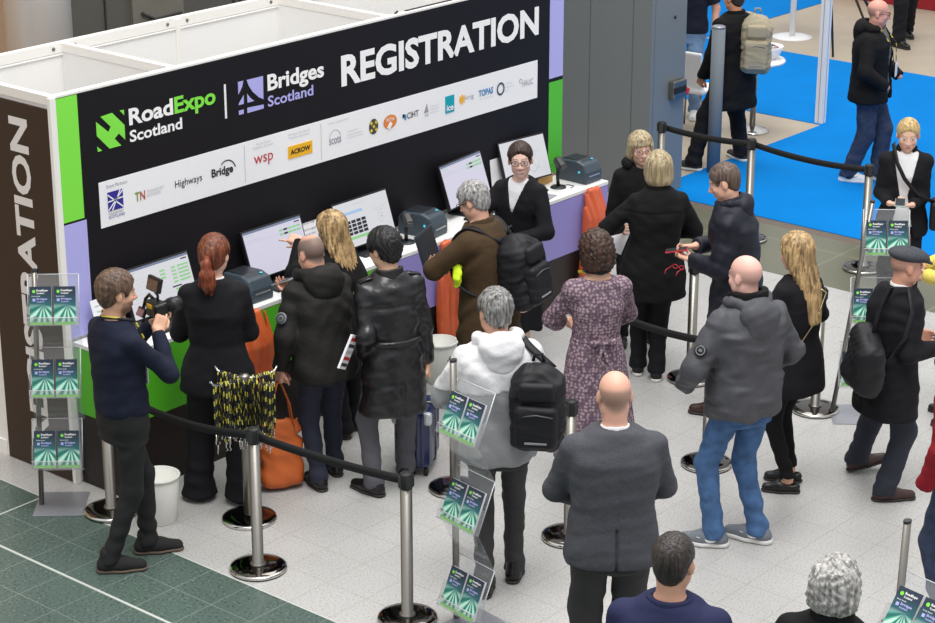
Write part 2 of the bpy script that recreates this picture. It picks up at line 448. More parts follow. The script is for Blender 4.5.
# ------------------------------------------------------------------ banner on the front wall
M_black = mat('banner_black', (27, 25, 29), 0.5, spec=0.2)
M_green = mat('lime_green', (134, 236, 76), 0.5)
M_green2 = mat('leaf_green', (86, 196, 52), 0.5)
M_lilac = mat('lilac', (184, 182, 244), 0.5)
M_ink = mat('white_print', (254, 254, 254), 0.5)
M_strip = mat('sponsor_white', (252, 252, 255), 0.5)
M_grey = mat('grey_print', (165, 166, 176), 0.5); M_lt = mat('pale_grey_print', (205, 206, 212), 0.5)
M_blk = mat('black_print', (25, 25, 30), 0.5)
ban = empty('registration_banner', (2.475, 0, 1.5))
tag(ban, 'wide black banner wall reading REGISTRATION above the counter', 'banner')
OFF = (-2.475, 0, -1.5)
def bbuild(mb, name, m, par=ban, bev=0):
    mb.v = [(x-2.475, y, z-1.5) for x, y, z in mb.v] 
    o = mb.build(name, m, par); return o
bbuild(MB().box((2.4575, -0.004, 1.716), (4.895, 0.008, 1.505)), 'panel', M_black)
def wall_rect(mb, x0, x1, z0, z1, y=-0.0095, mi=0): mb.box(((x0+x1)/2, y, (z0+z1)/2), (x1-x0, 0.003, z1-z0), mi=mi)
mb = MB(); wall_rect(mb, 0.018, 0.185, 1.70, 2.466); bbuild(mb, 'green_block', M_green)
mb = MB(); wall_rect(mb, 0.022, 0.20, 0.96, 1.685); bbuild(mb, 'lilac_block', M_lilac)
mb = MB(); wall_rect(mb, 4.735, 4.902, 1.715, 2.466); bbuild(mb, 'lilac_block', M_lilac)
mb = MB(); wall_rect(mb, 4.735, 4.902, 0.96, 1.685); bbuild(mb, 'green_block', M_green2)
mb = MB(); wall_rect(mb, 0.31, 4.59, 1.60, 1.89); strip = bbuild(mb, 'sponsor_strip', M_strip)
def wfn(y): return lambda u, v: (u, y, v)
YW = -0.0115
def pbox(l, t, r, b):                                         # box of the wall plane from its corner pixels (left-top, right-bottom given as points)
    L_, R_ = W(*l, YW), W(*r, YW); T_, B_ = W(*t, YW), W(*b, YW); return (L_[0], B_[2], R_[0], T_[2])
def letters(name, s, box, m, par=ban, y=-0.0115, bold=0.012):
    mb = MB(); text_into(mb, s, box, wfn(y), bold); return bbuild(mb, name, m, par)
letters('lettering', 'REGISTRATION', pbox((341.2, 70), (341.2, 55.6), (538.8, 20), (341.2, 87.5)), M_ink, bold=0.035)
rb = pbox((128.9, 117), (128.9, 108.9), (173.5, 117), (129.4, 125.9))
letters('lettering', 'Road', rb, M_ink, bold=0.03)
eb = pbox((174.3, 106), (174.3, 97.2), (215.6, 98), (175, 114.5))
ez = eb[3]-eb[1]; letters('lettering', 'Expo', (eb[0], eb[1]-0.27*ez, eb[2], eb[3]+0.0*ez), M_green, bold=0.03)
letters('lettering', 'Scotland', pbox((129.7, 136), (182.2, 117.0), (182.2, 124), (129.7, 142.8)), M_ink, bold=0.025)
mb = MB(); dv = W(225.6, 101, YW); wall_rect(mb, dv[0]-0.008, dv[0]+0.008, W(226, 118.5, YW)[2], W(225.2, 84.5, YW)[2]); bbuild(mb, 'divider', M_ink)
bb = pbox((267.5, 84), (267.5, 75.2), (324, 72), (267.9, 91.6)); bz = bb[3]-bb[1]
letters('lettering', 'Bridges', (bb[0], bb[1]-0.28*bz, bb[2], bb[3]+0.02*bz), M_ink, bold=0.03)
letters('lettering', 'Scotland', pbox((267.9, 102), (313.3, 84.4), (313.3, 90), (267.9, 107.2)), M_lilac, bold=0.02)
def pixpoly(mb, pts, ox, oy, s, y=-0.0115, mi=0, t=0.002):
    q = [W(ox+a/s, oy+b/s, YW) for a, b in pts]; q = [(p[0], p[2]) for p in q]
    mb.prism(q, lambda u, v, w_: (u, y+w_, v), t, mi)
mb = MB()
H_ = [(100, 262), (178, 324), (192, 292), (128, 230), (200, 205), (278, 280), (282, 372), (242, 333), (216, 366), (258, 408), (185, 428), (105, 350)]
pixpoly(mb, H_, 80, 80, 6.233); pixpoly(mb, [(247, 190), (274, 186), (276, 219)], 80, 80, 6.233); pixpoly(mb, [(107, 416), (139, 440), (112, 448)], 80, 80, 6.233)
bbuild(mb, 'logo', M_green)
mb = MB()
for pts in ([(135, 165), (175, 155), (166, 200), (150, 235), (138, 258)], [(200, 150), (322, 120), (325, 293), (290, 277), (245, 238), (215, 192)],
            [(178, 262), (178, 328), (140, 338), (146, 318), (165, 288)], [(203, 252), (228, 285), (257, 306), (207, 320)],
            [(142, 380), (178, 370), (178, 402), (143, 412)], [(205, 358), (327, 333), (328, 362), (206, 397)]):
    pixpoly(mb, pts, 220, 60, 7.48)
bbuild(mb, 'logo', M_lilac)
# sponsor marks: x centre, z centre, in metres along the strip
P_ = lambda px, py: (W(px, py)[0], W(px, py)[2])
def mark(name, fn):
    mb = MB(); mats = fn(mb); return bbuild(mb, name, mats, strip)
YS = -0.0135
def tx(mb, s, px0, px1, pyc, h, mi=0, bold=0.0, cap=True):
    """one line of sponsor lettering between two pixels of the strip, h metres high"""
    a, b = P_(px0, pyc), P_(px1, pyc); z = W((px0+px1)/2, pyc)[2]
    text_into(mb, s, (a[0], z-h/2, W(px1, pyc-0.28*(px1-px0))[0], z+h/2), wfn(YS), bold, mi)
def stripx(px): return W(px, 228-0.29*(px-101)-20, YW)[0]
ZC = 1.745
def ln(mb, s, px0, px1, z, h, mi=0, bold=0.0):
    text_into(mb, s, (stripx(px0), z-h/2, stripx(px1), z+h/2), wfn(YS), bold, mi)
def rect(mb, px0, px1, z0, z1, mi=0, y=YS): wall_rect(mb, stripx(px0), stripx(px1), z0, z1, y, mi)
M_navy = mat('navy_print', (52, 44, 150), 0.5); M_red = mat('red_print', (200, 40, 50), 0.5); M_yel = mat('yellow_print', (250, 190, 30), 0.5)
M_or = mat('orange_print', (235, 140, 60), 0.5); M_teal = mat('teal_print', (0, 168, 190), 0.5); M_sky = mat('blue_print', (60, 140, 205), 0.5)
M_lime = mat('olive_print', (130, 160, 40), 0.5); M_tn = mat('rust_print', (190, 90, 60), 0.5)
def m1(mb):
    ln(mb, 'Event Partners', 107.5, 128, 1.853, 0.022, 1)
    rect(mb, 108, 123, 1.695, 1.815)
    x0, x1 = stripx(108), stripx(123)
    for a, b in (((x0, 1.80), (x1, 1.70)), ((x0, 1.70), (x1, 1.81)), ((x0, 1.755), (x1, 1.765)), ((x0+0.03, 1.695), (x1-0.02, 1.815))):
        d = np.array((b[0]-a[0], b[1]-a[1])); d /= np.linalg.norm(d); nrm = np.array((-d[1], d[0]))*0.004
        mb.prism([(a[0]+nrm[0], a[1]+nrm[1]), (b[0]+nrm[0], b[1]+nrm[1]), (b[0]-nrm[0], b[1]-nrm[1]), (a[0]-nrm[0], a[1]-nrm[1])], lambda u, v, w_: (u, YS-0.002+w_, v), 0.001, 2)
    ln(mb, 'TRANSPORT', 108, 123, 1.675, 0.014, 1); ln(mb, 'SCOTLAND', 108, 124, 1.655, 0.018, 0)
    return [M_navy, M_grey, M_strip]
mark('logo', m1)
def m2(mb):
    ln(mb, 'T', 135, 139.6, 1.735, 0.06, 0, 0.02); ln(mb, 'N', 140, 145, 1.735, 0.06, 1, 0.02)
    ln(mb, 'TRANSPORT', 146.5, 164, 1.75, 0.02, 2); ln(mb, 'NETWORK', 146.5, 161, 1.725, 0.02, 2); return [M_lime, M_tn, M_lt]
mark('logo', m2)
def m3(mb): ln(mb, 'Highways', 175, 202, 1.735, 0.062); return M_blk
mark('logo', m3)
def arc(mb, cx, cz, r0, r1, a0, a1, mi, sx=1.0, n=14):
    o = [(cx+math.cos(math.radians(a0+(a1-a0)*i/n))*r1*sx, cz+math.sin(math.radians(a0+(a1-a0)*i/n))*r1) for i in range(n+1)]
    k = [(cx+math.cos(math.radians(a1-(a1-a0)*i/n))*r0*sx, cz+math.sin(math.radians(a1-(a1-a0)*i/n))*r0) for i in range(n+1)]
    b = len(mb.v); vs = [(u, YS, v) for u, v in o]+[(u, YS, v) for u, v in k[::-1]]
    mb.add(vs, [(i, i+1, n+1+i+1, n+1+i) for i in range(n)], mi)
def m4(mb):
    ln(mb, 'Bridge', 211.5, 233, 1.735, 0.072, 0, 0.03); c = stripx(227)
    arc(mb, c, 1.715, 0.085, 0.093, 20, 130, 0, 0.9)
    return M_blk
mark('logo', m4)
def m5(mb):
    rect(mb, 244.6, 244.9, 1.62, 1.87, 1); ln(mb, 'Road Expo', 257, 271, 1.852, 0.02, 1); ln(mb, 'Theatre Sponsor', 253, 274, 1.828, 0.02, 1)
    ln(mb, 'wsp', 254, 273, 1.735, 0.075, 0); return [M_red, M_lt]
mark('logo', m5)
def m6(mb):
    ln(mb, 'Bridges Scotland', 289, 310, 1.852, 0.02, 1); ln(mb, 'Theatre Sponsor', 289, 310, 1.828, 0.02, 1)
    rect(mb, 288, 312, 1.69, 1.775, 0); text_into(mb, 'ACROW', (stripx(290), 1.715, stripx(310), 1.75), wfn(YS-0.003), 0.035, 2); rect(mb, 321, 321.3, 1.62, 1.87, 1); return [M_yel, M_lt, M_blk]
mark('logo', m6)
def m7(mb):
    ln(mb, 'Event Supporters', 329, 349, 1.852, 0.02, 1); arc(mb, stripx(335), 1.745, 0.052, 0.056, 0, 180, 0, 1.0)
    ln(mb, 'scots', 329, 341, 1.728, 0.05, 0, 0.015); return [M_grey, M_lt]
mark('logo', m7)
def m8(mb):
    for i in range(3): ln(mb, ('transport', 'research foundation', 'scotland group')[i], 347, (358, 362, 363)[i], 1.76-0.022*i, 0.014)
    return M_lt
mark('logo', m8)
def m9(mb):
    c = stripx(373.5); arc(mb, c, 1.745, 0.0, 0.055, 0, 360, 0, 0.85, 24)
    for i in range(3):
        for j in range(3):
            if (i+j) % 2 == 0: mb.box((c-0.024+0.024*i, YS-0.002, 1.719+0.026*j), (0.02, 0.002, 0.02), R=rotm(0, 0.78), mi=1)
    return [mat('graphite_print', (70, 70, 62), 0.5), mat('citron_print', (226, 206, 70), 0.5)]
mark('logo', m9)
def m10(mb):
    c = stripx(390); arc(mb, c, 1.745, 0.0, 0.05, 0, 360, 0, 1.4, 24); mb.box((c-0.005, YS-0.002, 1.718), (0.03, 0.002, 0.05), R=rotm(0, 0.7), mi=1)
    text_into(mb, 'RSTA', (c-0.04, 1.75, c+0.04, 1.775), wfn(YS-0.003), 0.01, 1); return [M_or, M_strip]
mark('logo', m10)
def m11(mb): ln(mb, 'CIHT', 407, 418.5, 1.75, 0.045, 0, 0.01); rect(mb, 402.5, 404.2, 1.745, 1.77, 0); rect(mb, 404.4, 406, 1.728, 1.765, 1); return [M_blk, M_sky]
mark('logo', m11)
def m12(mb):
    c = stripx(426.5); mb.prism([(c-0.03, 1.735), (c+0.005, 1.80), (c+0.02, 1.735)], lambda u, v, w_: (u, YS+w_, v), 0.001, 0)
    ln(mb, 'IHE', 424.8, 428.5, 1.715, 0.02, 0)
    for i in range(3): ln(mb, ('institute of', 'highway', 'engineers')[i], 430, 439, 1.768-0.022*i, 0.014, 1)
    return [M_grey, M_lt]
mark('logo', m12)
def m13(mb): rect(mb, 445.2, 454, 1.685, 1.81, 0); text_into(mb, 'ice', (stripx(446.2), 1.70, stripx(453), 1.745), wfn(YS-0.003), 0.03, 1); return [M_teal, M_strip]
mark('logo', m13)
def m14(mb):
    c = stripx(462); arc(mb, c, 1.755, 0.0, 0.022, 0, 360, 0, 1.0, 12)
    for k in range(8): mb.box((c+0.03*math.cos(k*0.785), YS, 1.755+0.03*math.sin(k*0.785)), (0.012, 0.002, 0.012), mi=0)
    ln(mb, 'lcrig', 465, 473.5, 1.755, 0.042, 1); return [M_yel, M_grey]
mark('logo', m14)
def m15(mb): ln(mb, 'TOPAS', 478.5, 493, 1.76, 0.05, 0, 0.03); ln(mb, 'traffic open products', 479, 493, 1.715, 0.012, 1); return [M_sky, M_lt]
mark('logo', m15)
def m16(mb):
    c = stripx(500.5); arc(mb, c, 1.75, 0.034, 0.05, 0, 360, 0, 0.9, 24)
    for i in range(3): ln(mb, ('intelligent', 'infrastructure', 'forum')[i], 504, (512, 513.5, 509)[i], 1.775-0.024*i, 0.014, 1)
    return [mat('slate_print', (70, 80, 95), 0.5), M_lt]
mark('logo', m16)
def m17(mb): ln(mb, 'HAUC', 522, 533, 1.74, 0.045, 0); arc(mb, stripx(520.5), 1.765, 0.012, 0.018, 0, 300, 1, 1.0, 10); return [M_grey, mat('sage_print', (170, 180, 110), 0.5)]
mark('logo', m17)

# ------------------------------------------------------------------ brown side banner
M_brown = mat('banner_brown', (60, 46, 36), 0.5, spec=0.3)
M_cream = mat('cream_print', (236, 232, 230), 0.5)
sb = empty('side_banner', (0, 0.34, 1.2)); tag(sb, 'narrow dark brown banner on the booth side reading REGISTRATION upwards', 'banner')
mb = MB().box((-0.006, 0.33, 1.205), (0.01, 0.65, 2.40)); mb.v = [(x, y-0.34, z-1.2) for x, y, z in mb.v]; mb.build('panel', M_brown, sb)
mb = MB(); text_into(mb, 'REGISTRATION', (0.20, 0.225, 2.31, 0.405), lambda u, v: (-0.0125, v-0.34, u-1.2), 0.035)
mb.build('lettering', M_cream, sb)

# ------------------------------------------------------------------ counter
M_top = mat('white_laminate', (240, 240, 238), 0.35)
M_cgreen = mat('counter_green', (86, 190, 36), 0.4); M_clilac = mat('counter_lilac', (152, 144, 212), 0.4)
M_plinth = mat('black_plinth', (34, 28, 27), 0.4, spec=0.4)
ct = empty('registration_counter', (2.48, -0.21, 0)); tag(ct, 'long registration counter, half green half lilac, with black lower front', 'counter')
def cb(mb, name, m, bev=0.0):
    mb.v = [(x-2.48, y+0.21, z) for x, y, z in mb.v]; return mb.build(name, m, ct, bevel=bev)
cb(MB().box((2.50, -0.2165, 0.925), (4.93, 0.411, 0.03)), 'worktop', M_top, 0.004)
cb(MB().box((1.265, -0.2165, 0.69), (2.45, 0.407, 0.436)), 'front_panel', M_cgreen)
cb(MB().box((3.725, -0.2165, 0.69), (2.465, 0.407, 0.436)), 'front_panel', M_clilac)
cb(MB().box((2.50, -0.2155, 0.236), (4.92, 0.405, 0.470)), 'plinth', M_plinth)

# ------------------------------------------------------------------ cable on the wall top
cb_ = MB().tube([tuple(W(394.5, 14.5, 0.03)), tuple(W(397.5, 12.6, 0.03)+np.array((0, 0, 0.01)))], 0.008, 6)
pth = [W(px, 28.6-0.0475*(px-340)*5, 0.03)[:2] for px in range(405, 470, 10)]
cb_.tube([(p[0], p[1], 2.487) for p in pth], 0.007, 6)
tag(cb_.build('cable', mat('black_cable', (30, 30, 32), 0.5)), 'black cable lying along the top rail of the banner wall', 'cable')

# ------------------------------------------------------------------ light: a bright glazed hall
wd = bpy.data.worlds.new('world'); SC.world = wd; wd.use_nodes = True; nt = wd.node_tree
bg = nt.nodes['Background']; tc = nt.nodes.new('ShaderNodeTexCoord'); sx = nt.nodes.new('ShaderNodeSeparateXYZ'); rp = nt.nodes.new('ShaderNodeValToRGB')
nt.links.new(tc.outputs['Generated'], sx.inputs[0])
mr = nt.nodes.new('ShaderNodeMapRange'); mr.inputs[1].default_value = -1; mr.inputs[2].default_value = 1
nt.links.new(sx.outputs[2], mr.inputs[0]); nt.links.new(mr.outputs[0], rp.inputs[0])
e = rp.color_ramp.elements; e[0].position = 0.45; e[0].color = (0.40, 0.40, 0.41, 1); e[1].position = 0.62; e[1].color = (0.74, 0.75, 0.77, 1)
x = e.new(0.80); x.color = (0.92, 0.93, 0.96, 1); x = e.new(1.0); x.color = (1.35, 1.35, 1.33, 1)
nt.links.new(rp.outputs[0], bg.inputs[0]); bg.inputs[1].default_value = 0.80
def area(name, loc, rot, sx_, sy_, power, col=(1, 1, 1)):
    l = bpy.data.lights.new(name, 'AREA'); l.shape = 'RECTANGLE'; l.size = sx_; l.size_y = sy_; l.energy = power; l.color = col
    o = bpy.data.objects.new(name, l); COL.objects.link(o); o.location = loc; o.rotation_euler = rot; return o
area('skylight', (-1.0, -5.0, 13), (0, 0, 0), 7, 7, 1250, (1, 0.985, 0.96))
area('skylight_far', (9.0, 1.0, 13), (0, 0, 0), 6, 6, 700, (1, 0.985, 0.96))
vs = SC.view_settings; vs.view_transform = 'Standard'; vs.look = 'None'; vs.gamma = 1.0; vs.exposure = 0.16
try: vs.use_curve_mapping = False
except Exception: pass
SC.cycles.max_bounces = 6; SC.cycles.diffuse_bounces = 3; SC.cycles.glossy_bounces = 3; SC.cycles.transparent_max_bounces = 16; SC.cycles.transmission_bounces = 4
try: SC.cycles.use_denoising = True
except Exception: pass
# ------------------------------------------------------------------ people: materials
def skin_mat():
    m, nt, p = nodes('skin'); a = nt.nodes.new('ShaderNodeVertexColor'); a.layer_name = 'tint'
    nt.links.new(a.outputs[0], p.inputs['Base Color']); p.inputs['Roughness'].default_value = 0.5
    p.inputs['Subsurface Weight'].default_value = 0.0; p.inputs['Specular IOR Level'].default_value = 0.4
    return m
M_skin = skin_mat()
def hair_mat(name, c1, c2, scale=55, rough=0.42):
    m, nt, p = nodes(name); L = nt.links.new
    tc = nt.nodes.new('ShaderNodeTexCoord'); mp = nt.nodes.new('ShaderNodeMapping'); mp.inputs['Scale'].default_value = (1, 1, 0.12)
    L(tc.outputs['Object'], mp.inputs[0])
    n = nt.nodes.new('ShaderNodeTexNoise'); n.inputs['Scale'].default_value = scale; n.inputs['Detail'].default_value = 5; n.inputs['Distortion'].default_value = 0.6
    L(mp.outputs[0], n.inputs[0])
    r = nt.nodes.new('ShaderNodeValToRGB'); r.color_ramp.elements[0].position = 0.32; r.color_ramp.elements[0].color = lin(c1)
    r.color_ramp.elements[1].position = 0.68; r.color_ramp.elements[1].color = lin(c2); L(n.outputs[0], r.inputs[0]); L(r.outputs[0], p.inputs['Base Color'])
    b = nt.nodes.new('ShaderNodeBump'); b.inputs['Strength'].default_value = 0.8; b.inputs['Distance'].default_value = 0.012
    L(n.outputs[0], b.inputs['Height']); L(b.outputs[0], p.inputs['Normal']); p.inputs['Roughness'].default_value = rough
    p.inputs['Specular IOR Level'].default_value = 0.45
    return m
def cloth(name, col, rough=0.85, var=0.12, bscale=14, bump=0.35, spec=0.25, sheen=0.0, bdist=0.02, vscale=260):
    return mat(name, col, rough, spec=spec, bump=bump, bscale=bscale, var=var, vscale=vscale, sheen=sheen, bdist=bdist, detail=2)
C_black = cloth('black_suiting', (24, 24, 28)); C_black2 = cloth('soft_black_knit', (18, 18, 20))
C_navy = cloth('navy_wool', (27, 32, 50)); C_navydk = cloth('ink_navy_shell', (24, 27, 40), 0.6, spec=0.4)
C_parka = cloth('charcoal_parka', (34, 33, 32), 0.7, bscale=11, bump=0.6); C_leather = cloth('black_leather', (22, 22, 25), 0.33, bscale=9, bump=0.5, spec=0.6)
C_brown = cloth('brown_tweed', (74, 58, 40), 0.9, var=0.25, vscale=190); C_greysuit = cloth('grey_tweed', (80, 81, 87), 0.9, var=0.30, vscale=260)
C_greytr = cloth('charcoal_trouser', (62, 61, 62), 0.85); C_puffer = cloth('grey_padded_shell', (78, 79, 84), 0.6, bscale=10, bump=0.6, spec=0.35)
C_jeans = cloth('mid_blue_denim', (72, 104, 146), 0.85, var=0.22, vscale=16); C_jeansdk = cloth('dark_blue_denim', (52, 62, 84), 0.85, var=0.25, vscale=18)
C_greyfl = cloth('mid_grey_flannel', (92, 92, 98), 0.85); C_white = cloth('white_fleece', (226, 226, 228), 0.8, var=0.03, bump=0.5)
C_lgrey = cloth('light_grey_shell', (148, 150, 153), 0.7, var=0.06); C_shirt = cloth('white_shirt', (238, 239, 242), 0.7, var=0.02)
C_tee = cloth('navy_tee', (28, 33, 48)); C_yellow = cloth('yellow_knit', (226, 208, 104), 0.9, bscale=40); C_red = cloth('burgundy_fleece', (132, 26, 36), 0.9)
C_hiblue = cloth('dark_royal_wool', (40, 44, 76), 0.85); C_greycap = cloth('grey_cap_tweed', (70, 72, 78), 0.9, var=0.35, vscale=160)
C_tan = cloth('grey_fleece_zip', (112, 110, 104), 0.9)
M_shoe = mat('black_shoe_leather', (20, 19, 20), 0.35, spec=0.5); M_shoebr = mat('brown_shoe_leather', (58, 36, 32), 0.3, spec=0.5)
M_suede = mat('black_suede', (33, 32, 33), 0.9, bump=0.2, bscale=200); M_trainer = mat('grey_trainer', (112, 118, 126), 0.7, var=0.1, vscale=60)
M_wshoe = mat('white_trainer', (225, 226, 228), 0.6); M_sole = mat('dark_sole', (48, 44, 42), 0.7); M_wsole = mat('white_sole', (225, 225, 222), 0.6)
M_brsole = mat('tan_sole', (92, 78, 66), 0.7); M_olshoe = mat('dark_olive_trainer', (52, 48, 44), 0.7)
def dress_mat():
    m, nt, p = nodes('mauve_floral_print'); L = nt.links.new
    tc = nt.nodes.new('ShaderNodeTexCoord')
    n = nt.nodes.new('ShaderNodeTexVoronoi'); n.inputs['Scale'].default_value = 50; n.inputs['Randomness'].default_value = 0.6; L(tc.outputs['Object'], n.inputs[0])
    r = nt.nodes.new('ShaderNodeValToRGB'); e = r.color_ramp.elements
    e[0].position = 0.30; e[0].color = lin((172, 150, 156)); e[1].position = 0.48; e[1].color = lin((120, 100, 113)); x = e.new(0.72); x.color = lin((96, 80, 95))
    L(n.outputs['Distance'], r.inputs[0]); L(r.outputs[0], p.inputs['Base Color']); p.inputs['Roughness'].default_value = 0.8
    p.inputs['Specular IOR Level'].default_value = 0.25
    return m
C_dress = dress_mat()
H_ = dict(red=hair_mat('auburn_hair', (70, 34, 22), (140, 76, 48)), dkbrown=hair_mat('dark_brown_hair', (30, 22, 18), (72, 50, 40)),
          brown=hair_mat('brown_hair', (58, 44, 36), (122, 96, 78)), black=hair_mat('black_hair', (12, 12, 14), (34, 32, 34)),
          blond=hair_mat('blond_streaked_hair', (92, 70, 46), (214, 180, 128), 45), ash=hair_mat('ash_blond_hair', (122, 106, 80), (205, 188, 150), 60),
          gold=hair_mat('golden_hair', (150, 120, 74), (226, 198, 140), 60), gray=hair_mat('grey_hair', (84, 82, 82), (196, 194, 192), 70),
          silver=hair_mat('silver_curly_hair', (110, 108, 104), (206, 204, 200), 60), saltpep=hair_mat('salt_and_pepper_hair', (46, 45, 46), (170, 168, 166), 70),
          curly=hair_mat('brown_curly_hair', (28, 18, 14), (82, 56, 42), 45), pony=hair_mat('copper_ponytail', (80, 32, 18), (158, 80, 48)), crop=hair_mat('cropped_dark_hair', (32, 27, 26), (70, 62, 58), 80))
M_frame = mat('black_spectacle_frame', (25, 22, 22), 0.3)

def ik(S, T, a, b, hint):
    S, T, hint = np.array(S, float), np.array(T, float), np.array(hint, float)
    d = T-S; L = np.linalg.norm(d); mx = (a+b)*0.995
    if L > mx: T = S+d/L*mx; d = T-S; L = mx
    u = d/L; x = (a*a-b*b+L*L)/(2*L); h = math.sqrt(max(a*a-x*x, 1e-6))
    n = hint-u*(hint @ u); n /= np.linalg.norm(n)+1e-9
    return S+u*x+n*h, T
def unit(v): v = np.array(v, float); return v/(np.linalg.norm(v)+1e-9)

ZY, ZB = [-0.13, -0.07, -0.035, -0.020, 0.0, 0.022, 0.040, 0.052, 0.075, 0.10], [-0.088, -0.088, -0.050, -0.038, -0.026, -0.022, -0.002, 0.042, 0.066, 0.088]
class Fig:
    """one figure: skeleton in local metres (x right, y forward, z up), built as body + garments under one Empty"""
    def __init__(s, label, pos, phi, h=1.75, fem=False, build=1.0, lean=(0, 0), twist=0, head=(0, 0, 0), feet=None, hands=None, skin=(226, 178, 150), pel=(0, 0)):
        s.h, s.fem, s.bu = h, fem, build; q = s.q = h/1.75; s.skin = skin; s.seed = int(abs(pos[0]*977+pos[1]*353)) % 9999
        s.root = empty('person', (pos[0], pos[1], 0), heading(phi)); tag(s.root, label, 'person')
        s.pel = np.array((pel[0], pel[1], 0.93*q)); spine = 1.475*q-0.93*q
        lx, ly = lean; s.Nb = s.pel+np.array((lx, ly, math.sqrt(max(spine**2-lx*lx-ly*ly, 0.05))))
        s.tw = math.radians(twist); c, sn = math.cos(s.tw), math.sin(s.tw); s.rx = np.array((c, sn, 0)); s.ry = np.array((-sn, c, 0))
        sw = (0.152 if fem else 0.180)*q*(0.5+0.5*build); s.sw = sw
        s.S = {-1: s.Nb-s.rx*sw+np.array((0, 0, -0.088*q)), 1: s.Nb+s.rx*sw+np.array((0, 0, -0.088*q))}
        yw, pt, tl = [math.radians(v) for v in head]
        s.hR = np.array(Matrix.Rotation(yw, 3, 'Z') @ Matrix.Rotation(pt, 3, 'X') @ Matrix.Rotation(tl, 3, 'Y'))  # +yaw turns to its left, +pitch looks up
        s.hs = 0.55+0.45*q
        up = unit(s.Nb-s.pel)*0.5+np.array((0, 0, 0.5)); up = unit(up)
        base = s.Nb+up*(0.045*q)
        s.Hc = base+up*0.035+s.hR @ np.array((0, 0.022, (h-1.475*q-0.08-0.122*s.hs)))
        # legs
        hw = 0.092*q; fy = 0.0
        feet = feet or [(-0.11, 0.0, 8), (0.11, 0.02, -8)]
        s.hip, s.knee, s.ank, s.fyaw = {}, {}, {}, {}
        for sd, f in ((-1, feet[0]), (1, feet[1])):
            z = f[3] if len(f) > 3 else 0.0
            H = s.pel+np.array((sd*hw, 0, -0.02*q)); A = np.array((f[0], f[1], 0.085*q+z)); yaw = math.radians(f[2])
            fw = np.array((-math.sin(yaw), math.cos(yaw), 0))
            K, A2 = ik(H, A, 0.435*q, 0.415*q, fw+np.array((0, 0.6, 0)))
            s.hip[sd], s.knee[sd], s.ank[sd], s.fyaw[sd] = H, K, np.array((A2[0], A2[1], A[2] if abs(A2[2]-A[2]) < 0.05 else A2[2])), yaw
            s.fpitch = {} if not hasattr(s, 'fpitch') else s.fpitch; s.fpitch[sd] = math.radians(f[4]) if len(f) > 4 else 0.0
        # arms
        s.E, s.Wr, s.hd = {}, {}, {}
        hands = hands or [None, None]
        for sd, hnd in ((-1, hands[0]), (1, hands[1])):
            hnd = hnd or {}
            T = np.array(hnd.get('at', (sd*(sw+0.075)+s.Nb[0]*0.6, 0.03+s.Nb[1]*0.5, 0.84*q)), float)
            hint = np.array(hnd.get('elbow', (sd*0.3, -1, -0.2)), float)
            E, Wr = ik(s.S[sd], T, 0.295*q, 0.255*q, hint)
            s.E[sd], s.Wr[sd] = E, Wr
            d = unit(hnd.get('dir', Wr-E)); n = np.array(hnd.get('palm', (-sd, 0.15, 0)), float); n = unit(n-d*(n @ d))
            s.hd[sd] = (d, n, hnd.get('curl', (22, 28, 18)), hnd.get('thumb', 0.35), hnd.get('hide', False))
        s.parts()
    def parts(s): pass
    # -------------------------------------------------- body
    def hand(s, f, sd):
        d, n, curl, th, hide = s.hd[sd]; q = 0.96 if not s.fem else 0.88; w = np.cross(d, n)*(-sd)     # thumb side
        w = unit(w); o = s.Wr[sd]; R = np.stack([w, n, d], 1)
        f.add(Bx(o+d*0.048*q, (0.041*q, 0.014*q, 0.050*q), 0.013, R), 0.015)
        if isinstance(curl, dict): cu = [curl.get(k, (25, 35, 25)) for k in range(4)]
        else: cu = [curl]*4
        for k in range(4):                                     # index .. little
            L = (0.078, 0.086, 0.080, 0.062)[k]*q; b = o+d*(0.088, 0.093, 0.090, 0.082)[k]*q+w*(0.030, 0.010, -0.010, -0.029)[k]*q
            a = 0.0; p = b-d*0.015; r = 0.0088*q
            for j, fr in enumerate((0.48, 0.30, 0.24)):
                a += math.radians(cu[k][j]); dd = d*math.cos(a)+n*math.sin(a)+w*(0.04, 0.01, -0.02, -0.05)[k]*(0.5 if j else 1)
                p2 = p+unit(dd)*(L*fr+(0.015 if j == 0 else 0)); f.add(Rc(p, p2, r, r*0.93), 0.006); p = p2; r *= 0.93
        b = o+d*0.02*q+w*0.026*q+n*0.004; m = b+unit(d*0.75+w*0.75+n*th)*0.045*q; e = m+unit(d*0.95+w*0.15+n*th*1.4)*0.036*q; t = e+unit(d*0.9-w*0.1+n*th*1.6)*0.022*q
        f.add(Rc(b, m, 0.0135*q, 0.0105*q), 0.010); f.add(Rc(m, e, 0.0105*q, 0.009*q), 0.006); f.add(Rc(e, t, 0.009*q, 0.0075*q), 0.004)
